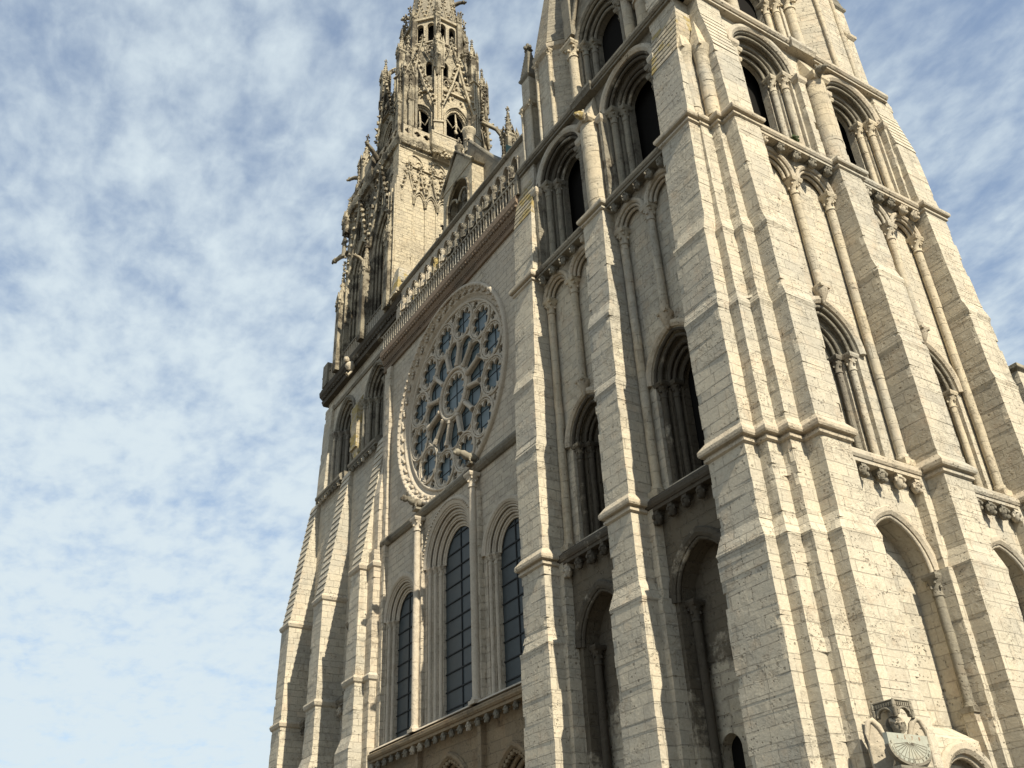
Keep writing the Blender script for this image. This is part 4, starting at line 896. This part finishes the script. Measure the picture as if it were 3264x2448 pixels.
# statues and canopies at the belfry corners
b = MB(); figure(b, -45.4, 1.4, 57.0, 2.6, .3); tag(b.build('corner_statue', M['dim']), 'weathered robed figure at the outer corner of the lacy tower', 'statue')
for x, y, zt in ((-45.3, 1.6, 64.4), (-44.6, 2.3, 66.5)): pinnacle(x, y, 59.6, zt, .38, NTW, zsh=61.0)
# balcony
b = MB(); q = [(X0-.2, Y0-.2), (X1+.2, Y0-.2), (X1+.2, Y1+.2), (X0-.2, Y1+.2)]
b.band(q, [(61.2, -.3), (61.5, .0), (61.7, -.05), (62.1, .25), (62.4, .35), (62.7, .35), (62.8, .1)])
for k in range(44): t = k/44; b.blob((X0+(X1-X0)*t, Y0-.35, 61.9), (.2, .16, .22), .5, 5, 3)
for k in range(44): t = k/44; b.blob((X1+.35, Y0+(Y1-Y0)*t, 61.9), (.16, .2, .22), .5, 5, 3)
b.build('balcony_cornice', M['gothic'], NTW)
def pierced(T, u0, u1, n, z0, z1, mat):
    npan = max(1, round((u1-u0)/1.05)); wd = (u1-u0)/npan
    hs = [foil(min(wd, z1-z0)*.36, 4, wd*(k+.5), (z1-z0)/2, PI/4, .3, 6) for k in range(npan)]
    return curve_plate(T, u0, z0, [(0, 0), (u1-u0, 0), (u1-u0, z1-z0), (0, z1-z0)], hs, n-.08, n+.08, 'pierced_parapet', M[mat], NTW)
pierced(TW, -X1, -X0, -Y0+.28, 62.8, 64.1, 'gothic'); pierced(TS, Y0, 4.6, X1+.28, 62.8, 64.1, 'gothicwall'); pierced(TS, 6.9, Y1, X1+.28, 62.8, 64.1, 'gothicwall')
b = MB(); b.band([(X1-.2, 4.6), (X1+.7, 4.6), (X1+.7, 6.9), (X1-.2, 6.9)], [(61.4, -.45), (61.7, -.2), (61.8, -.25), (62.1, .05), (62.2, 0), (62.45, .2), (62.75, .22), (62.85, 0)]); b.box(X1+.72, X1+.86, 4.5, 7.0, 62.8, 64.1); b.box(X1+.1, X1+.9, 4.45, 4.57, 62.8, 64.2); b.box(X1+.1, X1+.9, 6.93, 7.05, 62.8, 64.2)
for k in range(22): b.blob((X1+.75+rnd.gauss(0, .1), 4.6+2.3*k/21, 61.8+rnd.uniform(-.3, .3)), (.16, .16, .2), .5, 5, 3)
b.box(X1+.86, X1+.90, 4.6, 6.9, 64.0, 64.15); b.build('balcony_corner', M['gothicwall'], NTW)
b = MB(); b.box(-40.9, -39.4, 1.2, 1.6, 62.6, 64.2); b.cone((-40.1, 1.9), [(-40.9, 1.2), (-39.4, 1.2), (-39.4, 2.0), (-40.9, 2.0)], 62.6, 61.0); b.build('balcony_corner', M['gothic'], NTW)
# octagon
OCX, OCY = -40.9, 8.2
b = MB(); b.prism(octa(OCX, OCY, 3.0), 62.5, 79.5); b.build('octagon_core', M['void'], NTW)
AP, HWF = 5.1*math.cos(PI/8), 5.1*math.sin(PI/8)
for k in range(8):
    a = k*PI/4; T = TFace(OCX, OCY, a); lit = k in (0, 7); front = k in (0, 7, 6, 5, 1)  # sunlit sides take the paler stone, shaded ones the darker
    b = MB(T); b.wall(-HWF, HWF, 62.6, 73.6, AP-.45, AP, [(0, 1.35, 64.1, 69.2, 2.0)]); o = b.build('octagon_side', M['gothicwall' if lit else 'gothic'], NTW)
    if not front: continue
    b = MB(T)
    for j in range(4): b.roll(arch_path(0, 1.35-.13*j, 64.0, 69.2, 2.0-.13*j), 0, AP+.05-.15*j, .08)
    p_ = arch_path(0, 1.12, None, 69.2, 1.75, 12)
    for x, z in p_[1:-1]: b.blob((x*.97, AP-.2, z-.12), (.14, .1, .2), .5, 5, 3)
    b.tube([(-.9, AP-.3, 69.4), (-.3, AP-.3, 68.6), (.1, AP-.3, 69.3), (.6, AP-.3, 68.5), (1.0, AP-.3, 69.5)], .08); b.tube([(0, AP-.3, 67.6), (.1, AP-.3, 69.0), (0, AP-.3, 70.6)], [.05, .14, .06]); b.blob((0.05, AP-.3, 68.2), (.2, .15, .3), .4)
    gable(b, T, 0, 1.75, 70.2, 76.6, AP+.45, .15, .17, 9)
    b.sweep([(-HWF, 72.6), (HWF, 72.6)], [(0, AP-.1), (0, AP+.25), (.25, AP+.2), (.3, AP-.1)])
    for j in (-1.1, -.55, 0, .55, 1.1): b.roll(arch_path(j, .22, 73.0, 73.9, .5), 0, AP+.02, .05)
    for j in range(18): b.blob((rnd.uniform(-1.7, 1.7), AP+.12, rnd.uniform(71.6, 75)), (.13, .1, .2), .5, 5, 3)
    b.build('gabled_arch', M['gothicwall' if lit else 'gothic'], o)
    curve_plate(T, -HWF+.2, 73.6, [(0, 0), (2*HWF-.4, 0), (2*HWF-.4, 1.2), (0, 1.2)], [foil(.36, 4, .55+.95*j, .6, PI/4, .3, 6) for j in range(3)], AP-.1, AP+.08, 'gallery_parapet', M['gothic'], o)
    b = MB(T)
    for s_ in (-.62, .62): b.wall(s_-.62, s_+.62, 73.6, 80.2, 3.3, 3.55, [(s_, .34, 75.0, 77.8, .6)]); b.roll(arch_path(s_, .38, 75.0, 77.8, .65), 0, 3.6, .07)
    gable(b, T, 0, 1.1, 77.8, 81.4, 3.75, .1, .13, 6); b.build('upper_tracery', M['gothic'], o)
for k in range(8):                                                   # vertex piers, pinnacles and flyers
    a = PI/8+k*PI/4; ca, sa = math.cos(a), math.sin(a); x, y = OCX+5.15*ca, OCY+5.15*sa; T = TFace(OCX, OCY, a)
    lit = k in (7, 0)
    b = MB(T); b.masonry(lambda z: [(-.42, 4.5), (.42, 4.5), (.42, 5.45), (-.42, 5.45)] if z < 68 else [(-.36, 4.5), (.36, 4.5), (.36, 5.35), (-.36, 5.35)], 62.6, 75.6, course=.4, keep=[68.0])
    for u in (-.36, 0, .36): b.roll([(u, 68.0), (u, 75.2)], 0, 5.4, .08)
    b.sweep([(-.5, 67.9), (.5, 67.9)], [(0, 5.0), (0, 5.55), (.2, 5.5), (.25, 5.0)]); b.sweep([(-.5, 75.4), (.5, 75.4)], [(0, 5.0), (0, 5.55), (.2, 5.5), (.25, 5.0)])
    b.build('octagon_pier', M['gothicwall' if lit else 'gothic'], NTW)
    xp, yp = OCX+5.0*ca, OCY+5.0*sa; pinnacle(xp, yp, 75.6, 82.6 if k != 7 else 84.0, .36, NTW, zsh=79.2)
    b = MB(T); path = [(5.0, 79.2), (4.6, 80.2), (4.1, 80.7), (3.2, 80.8)]
    b.tube([(0, p, z) for p, z in path], .16, 5); b.tube([(0, p, z+.45) for p, z in path], .1, 5); crockets(b, (0, 4.8, 80.4), (0, 3.3, 81.4), 4, .13)
    b.build('flying_arch', M['gothic'], NTW)
for (x, y, zt, zs_) in ((-35.3, 2.6, 77.2, 71.5), (-44.9, 2.9, 73.0, 68.5), (-35.3, 13.4, 73.4, 69.0), (-44.9, 13.4, 73, 69)):
    pinnacle(x, y, 62.6, zt, .55, NTW, zsh=zs_)
    for dx, dy in ((.7, 0), (-.7, 0), (0, .7), (0, -.7)): pinnacle(x+dx, y+dy, 62.6, zt-4.5, .2, NTW, zsh=zs_-4)
    v = Vector((OCX-x, OCY-y)).normalized(); b = MB()
    b.tube([(x, y, 68.0), (x+v.x*1.2, y+v.y*1.2, 70.6), (x+v.x*3.0, y+v.y*3.0, 72.4)], .2, 5); b.tube([(x, y, 69.2), (x+v.x*3.2, y+v.y*3.2, 73.2)], .14, 5); crockets(b, (x, y, 69.4), (x+v.x*3.2, y+v.y*3.2, 73.4), 7, .15); b.build('flying_arch', M['gothic'], NTW)
# lantern and spire
b = MB(); b.prism(octa(OCX, OCY, 2.3), 79, 86.2); b.build('lantern_core', M['void'], NTW)
AL, HL = 3.15*math.cos(PI/8), 3.15*math.sin(PI/8)
for k in range(8):
    T = TFace(OCX, OCY, k*PI/4); lit = k in (0, 7)
    b = MB(T); b.wall(-HL, HL, 79.6, 86.0, AL-.3, AL, [(-.56, .38, 82.4, 84.7, .45), (.56, .38, 82.4, 84.7, .45)])
    b.sweep([(-HL, 82.0), (HL, 82.0)], [(0, AL-.1), (0, AL+.2), (.2, AL+.2), (.4, AL)]); b.sweep([(-HL, 85.7), (HL, 85.7)], [(0, AL-.1), (0, AL+.25), (.3, AL+.3), (.5, AL-.1)])
    for s_ in (-.56, .56):
        b.roll(arch_path(s_, .42, 82.4, 84.7, .5), 0, AL+.04, .06); b.tube([(s_-.5, AL+.1, 80.2), (s_, AL+.15, 81.8), (s_+.5, AL+.1, 80.2)], .07, 5)
        gable(b, T, s_, .5, 86.1, 88.2, AL+.1, .07, .11, 4)
    for j in range(10): b.blob((rnd.uniform(-1, 1), AL+.1, rnd.uniform(79.8, 81.8)), (.13, .1, .18), .5, 5, 3)
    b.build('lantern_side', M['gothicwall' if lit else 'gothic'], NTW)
    a = PI/8+k*PI/4; pinnacle(OCX+3.3*math.cos(a), OCY+3.3*math.sin(a), 79.6, 88.6, .22, NTW, zsh=86.2)
def spr(z): return 2.72*(118-z)/(118-86)
b = MB(); z = 86.0; rings = []
while z < 117: rings.append([(p[0], p[1], z) for p in octa(OCX, OCY, spr(z))]); z += 2.0
b.rings(rings); sp_o = b.build('spire', M['slate'], NTW)
b = MB()
for k in range(8):
    q = octa(0, 0, 1.0)[k]; b.tube([(OCX+q[0]*spr(86), OCY+q[1]*spr(86), 86), (OCX+q[0]*spr(110), OCY+q[1]*spr(110), 110)], .12, 5)
    crockets(b, (OCX+q[0]*spr(88), OCY+q[1]*spr(88), 88), (OCX+q[0]*spr(110), OCY+q[1]*spr(110), 110), 16, .15)
    T = TFace(OCX, OCY, k*PI/4)
    for r_ in range(7):
        zz_ = 88.4+r_*.75; ap = spr(zz_)*math.cos(PI/8); hw_ = spr(zz_)*math.sin(PI/8)
        for j in range(4):
            u = -hw_+hw_*2*(j+.5+(.25 if r_ % 2 else -.25))/4; b.roll([(u-.2, zz_), (u, zz_-.42), (u+.2, zz_)], 0, ap+.02, .05, 5)
b.build('spire_ribs', M['gothic'], sp_o)
def gargoyle(p0, p1, parent, r=.22):
    b = MB(); P0, P1 = Vector(p0), Vector(p1); m = P0.lerp(P1, .6); m.z += .15
    b.tube([p0, tuple(m), p1], [r*1.2, r, r*.8]); b.blob(p1, (r*1.1, r*1.1, r*1.0), .3, 6, 4)
    e = P1+(P1-P0).normalized()*r*1.2; b.blob(tuple(e-Vector((0, 0, r*.3))), r*.6, .3); b.blob((p1[0], p1[1], p1[2]+r), (r*.5, r*.5, r*.7), .4)
    return b.build('gargoyle', M['gothic'], parent)
gargoyle((-45.4, 1.9, 57.6), (-47.0, 1.2, 57.6), NTW, .24); gargoyle((-45.0, 2.6, 67.0), (-46.4, 1.8, 67.6), NTW, .2); gargoyle((-38.9, 1.6, 63.5), (-38.6, .4, 64.6), NTW); gargoyle((-36.0, 6.1, 74.5), (-35.0, 5.7, 76.2), NTW)
gargoyle((-35.0, 13.8, 66.4), (-33.6, 14.6, 67.6), NTW); gargoyle((-42.9, 6.7, 91.2), (-43.9, 5.9, 91.7), NTW); gargoyle((-39.5, 9.8, 91.5), (-38.8, 10.7, 91.8), NTW)
gargoyle((-40.2, 1.4, 52.5), (-40.2, .5, 53.0), NTW, .16)

# ------------------------------------------------------------------ angel with sundial on the corner buttress
AX, AY = .58, 1.41
b = MB(); ca, sa = math.cos(R(58)), math.sin(R(58))
def A(lx, ly, lz): lx *= .78; ly *= .78; return (AX+lx*ca-ly*sa, AY+lx*sa+ly*ca, 7.08+(lz-7.28)*.70)       # local -y is where the angel faces
rings = []
for a_, b_, z_ in [(.36, .30, 3.0), (.36, .30, 4.2), (.33, .27, 5.0), (.36, .27, 5.6), (.44, .25, 6.2), (.46, .22, 6.42), (.34, .18, 6.55), (.13, .13, 6.62), (.12, .13, 6.70), (.17, .18, 6.76), (.205, .215, 6.88), (.215, .23, 7.02), (.205, .22, 7.14), (.15, .16, 7.24), (.05, .05, 7.28)]:
    rings.append([A(a_*math.cos(t)*(1+(.09*math.sin(6*t+z_) if z_ < 6 else 0)), b_*math.sin(t)*(1+(.09*math.sin(6*t+z_) if z_ < 6 else 0)), z_) for t in [2*PI*i/18 for i in range(18)]])
b.rings(rings, True)
b.blob(A(0, -.235, 6.95), (.035, .035, .065), .05, 6, 4)
for e in (-1, 1): b.blob(A(e*.075, -.205, 7.02), (.035, .03, .018), .05, 6, 3); b.blob(A(e*.08, -.2, 7.055), (.05, .03, .014), .05, 6, 3); b.blob(A(e*.215, 0, 6.98), (.03, .04, .06), .1, 5, 3)
b.blob(A(0, -.21, 6.855), (.055, .03, .016), .05, 6, 3); b.blob(A(0, -.19, 6.79), (.06, .05, .045), .05, 6, 3)
an = b.build('angel_statue', M['dim'])
tag(an, 'haloed winged stone angel on the buttress corner holding the sundial', 'statue')
b = MB()
for k in range(26):
    t = 2*PI*k/26; z_ = 7.22-.16*abs(math.sin(t)); b.blob(A(.2*math.cos(t), .2*math.sin(t)*.9+.01, z_), (.055, .055, .06), .3, 5, 3)
b.build('hair', M['trim'], an)
b = MB(); rr = [[A(.36*math.cos(t)*s_, .20+d, 7.02+.36*math.sin(t)*s_) for t in [2*PI*i/24 for i in range(24)]] for s_, d in ((1, .0), (1.05, -.05), (1.0, -.07), (.9, -.03), (.01, -.02))]
b.rings(rr, True, cap0=True); b.build('halo', M['dim'], an)
for e in (-1, 1):
    b = MB(); ol = [(.30, 5.8), (.40, 6.5), (.60, 7.05), (.78, 7.28), (.94, 7.2), (1.04, 6.8), (1.08, 6.2), (1.05, 5.3), (.6, 5.1)]
    b.rings([[A(e*x, d_, z) for x, z in ol] for d_ in (.24, .34)]); b.tube([A(e*x, .26, z) for x, z in ol[:-1]], [.05, .07, .09, .09, .085, .075, .06, .04], 7)
    b.build('wing', M['trim'], an)
# canopy: little castle of arches over the head, square to the walls
cx0, cx1, cy0, cy1 = .05, .76, 1.22, 1.93
b = MB(); b.box(cx0, cx1, cy0, cy1, 7.42, 7.50)
b.band([(cx0, cy0), (cx1, cy0), (cx1, cy1), (cx0, cy1)], [(7.50, -.03), (7.52, .03), (7.545, .03), (7.56, -.05)])
b2 = MB(TW); b2.wall(-cx1+.0, -cx0, 7.12, 7.42, -cy0-.10, -cy0, [(-(cx0+cx1)/2, .24, 7.12, 7.14, .20)])
b3 = MB(TS); b3.wall(cy0+.1, cy1, 7.12, 7.42, cx1-.10, cx1, [((cy0+cy1)/2, .25, 7.12, 7.14, .20)])
for s_ in (b2, b3): s_.roll(arch_path(-(cx0+cx1)/2 if s_ is b2 else (cy0+cy1)/2, .25, None, 7.14, .21), 0, -cy0+.01 if s_ is b2 else cx1+.01, .035)
for k in range(8): b.box(cx0+.03+.086*k, cx0+.075+.086*k, cy0-.03, cy0-.001, 7.38, 7.48)
for k in range(8): b.box(cx1+.001, cx1+.03, cy0+.03+.086*k, cy0+.075+.086*k, 7.38, 7.48)
for x, y in ((cx0, cy0), (cx1, cy0), (cx1, cy1)): b.lathe(x, y, [(.055, 7.08), (.055, 7.3), (.07, 7.33), (.05, 7.36), (.05, 7.5), (.01, 7.58)], 8)
b.v += b2.v; o_ = len(b.v)-len(b2.v); b.f += [[i+o_ for i in f] for f in b2.f]; b.sm += b2.sm; b.mi += b2.mi
o_ = len(b.v); b.v += b3.v; b.f += [[i+o_ for i in f] for f in b3.f]; b.sm += b3.sm; b.mi += b3.mi
tag(b.build('stone_canopy', M['dim']), 'small arched stone canopy jutting out above the angel', 'canopy')
# sundial: straight-topped half-round slab facing south
SD = thing('sundial', 'pale half round sundial slab with radiating hour lines held by angel', 'sundial', (.8, 1.4, 5.8))
DN, DU, DZ, DR = .86, 1.36, 6.29, .86
T = TS
out = [(DU-DR, DZ+.30), (DU-DR, DZ)]+[(DU+DR*math.cos(PI+PI*i/28), DZ+.47*math.sin(PI+PI*i/28)) for i in range(1, 28)]+[(DU+DR, DZ), (DU+DR, DZ+.30)]
b = MB(T); b.ext(out, DN-.14, DN); dp = b.build('dial_plate', M['dial'], SD)
b = MB(T); b.sweep(list(reversed(out[1:-1])), [(-.02, DN-.02), (-.02, DN+.02), (.05, DN+.02), (.05, DN-.12), (-.02, DN-.12)]); b.build('rim', M['dim'], dp)
HRS = ['VI', 'VII', 'VIII', 'IX', 'X', 'XI', 'XII', 'I', 'II', 'III', 'IIII', 'V', 'VI']
b = MB(T); b.sweep([(DU+.68*math.cos(PI+PI*i/24), DZ+.355*math.sin(PI+PI*i/24)) for i in range(25)], [(-.006, DN-.005), (-.006, DN+.004), (.006, DN+.004), (.006, DN-.005)])
for k in range(13):
    a = PI+PI*k/12; p0 = (DU+.07*math.cos(a), DZ+.08+.04*math.sin(a)); p1 = (DU+.66*math.cos(a), DZ+.34*math.sin(a))
    b.sweep([p0, p1], [(-.008, DN-.004), (-.008, DN+.003), (.008, DN+.003), (.008, DN-.004)])
b.build('hour_lines', M['ink'], dp)
def text(body, u, z, size, ang, n, parent, mat):
    cu = bpy.data.curves.new('numeral', 'FONT'); cu.body = body; cu.size = size; cu.align_x = 'CENTER'; cu.align_y = 'CENTER'; cu.extrude = .003
    tmp = bpy.data.objects.new('numeral', cu); COL.objects.link(tmp); me = bpy.data.meshes.new_from_object(tmp.evaluated_get(bpy.context.evaluated_depsgraph_get()))
    mb = MB(TS); ca_, sa_ = math.cos(ang), math.sin(ang); mb.add([(u+v.co.x*ca_-v.co.y*sa_, n+v.co.z, z+v.co.x*sa_+v.co.y*ca_) for v in me.vertices], [list(p.vertices) for p in me.polygons])
    bpy.data.objects.remove(tmp); bpy.data.meshes.remove(me); return mb.build('numeral', mat, parent)
for k, hname in enumerate(HRS[:]):
    a = PI+PI*k/12; text(hname, DU+.78*math.cos(a), DZ+.41*math.sin(a)+(.05 if k in (0, 12) else 0), .10, a+PI/2, DN+.004, dp, M['ink'])
for k, ch in enumerate('1578'): text(ch, DU-.45+.3*k, DZ+.20, .13, 0, DN+.004, dp, M['rust'])
b = MB(T); b.tube([(DU, DN-.01, DZ+.09), (DU, DN+.10, DZ-.02)], .006, 5); b.build('gnomon', M['iron'], SD)
b = MB(); b.box(.1, .92, .7, 2.25, 5.68, 5.76); b.build('ledge', M['dim'], SD)
b = MB(); b.box(0.16, .50, 1.9, 2.45, 5.80, 6.4); b.build('backing_block', M['trim'], SD)

# small pinnacle of the nave buttress seen past the right edge of the tower, and moss on a ledge
NBt = thing('nave_buttress', 'little capped stone buttress top beyond the right edge of the tower', 'buttress', (-1.2, 19, 0))
b = MB(); b.masonry(lambda z: [(-2.4, 17.9), (-.6, 17.9), (-.6, 19.4), (-2.4, 19.4)], -.5, 24.2); b.build('pier', M['stone'], NBt)
b = MB(); b.band([(-2.4, 17.9), (-.6, 17.9), (-.6, 19.4), (-2.4, 19.4)], [(24.2, .02), (24.3, .16), (24.5, .16), (24.6, 0)]); b.cone((-1.5, 18.6), [(-2.4, 17.9), (-.6, 17.9), (-.6, 19.4), (-2.4, 19.4)], 24.6, 24.95); b.build('cap_stone', M['slate'], NBt)
b = MB()
for k in range(40): b.blob((-.55+rnd.gauss(0, .05), 5.9+rnd.gauss(0, .10), 33.02+abs(rnd.gauss(0, .08))), (.05, .05, .08), .5, 4, 3)
o = b.build('moss_tuft', M['plant']); tag(o, 'green moss tuft growing on the tower ledge below belfry columns', 'plant')
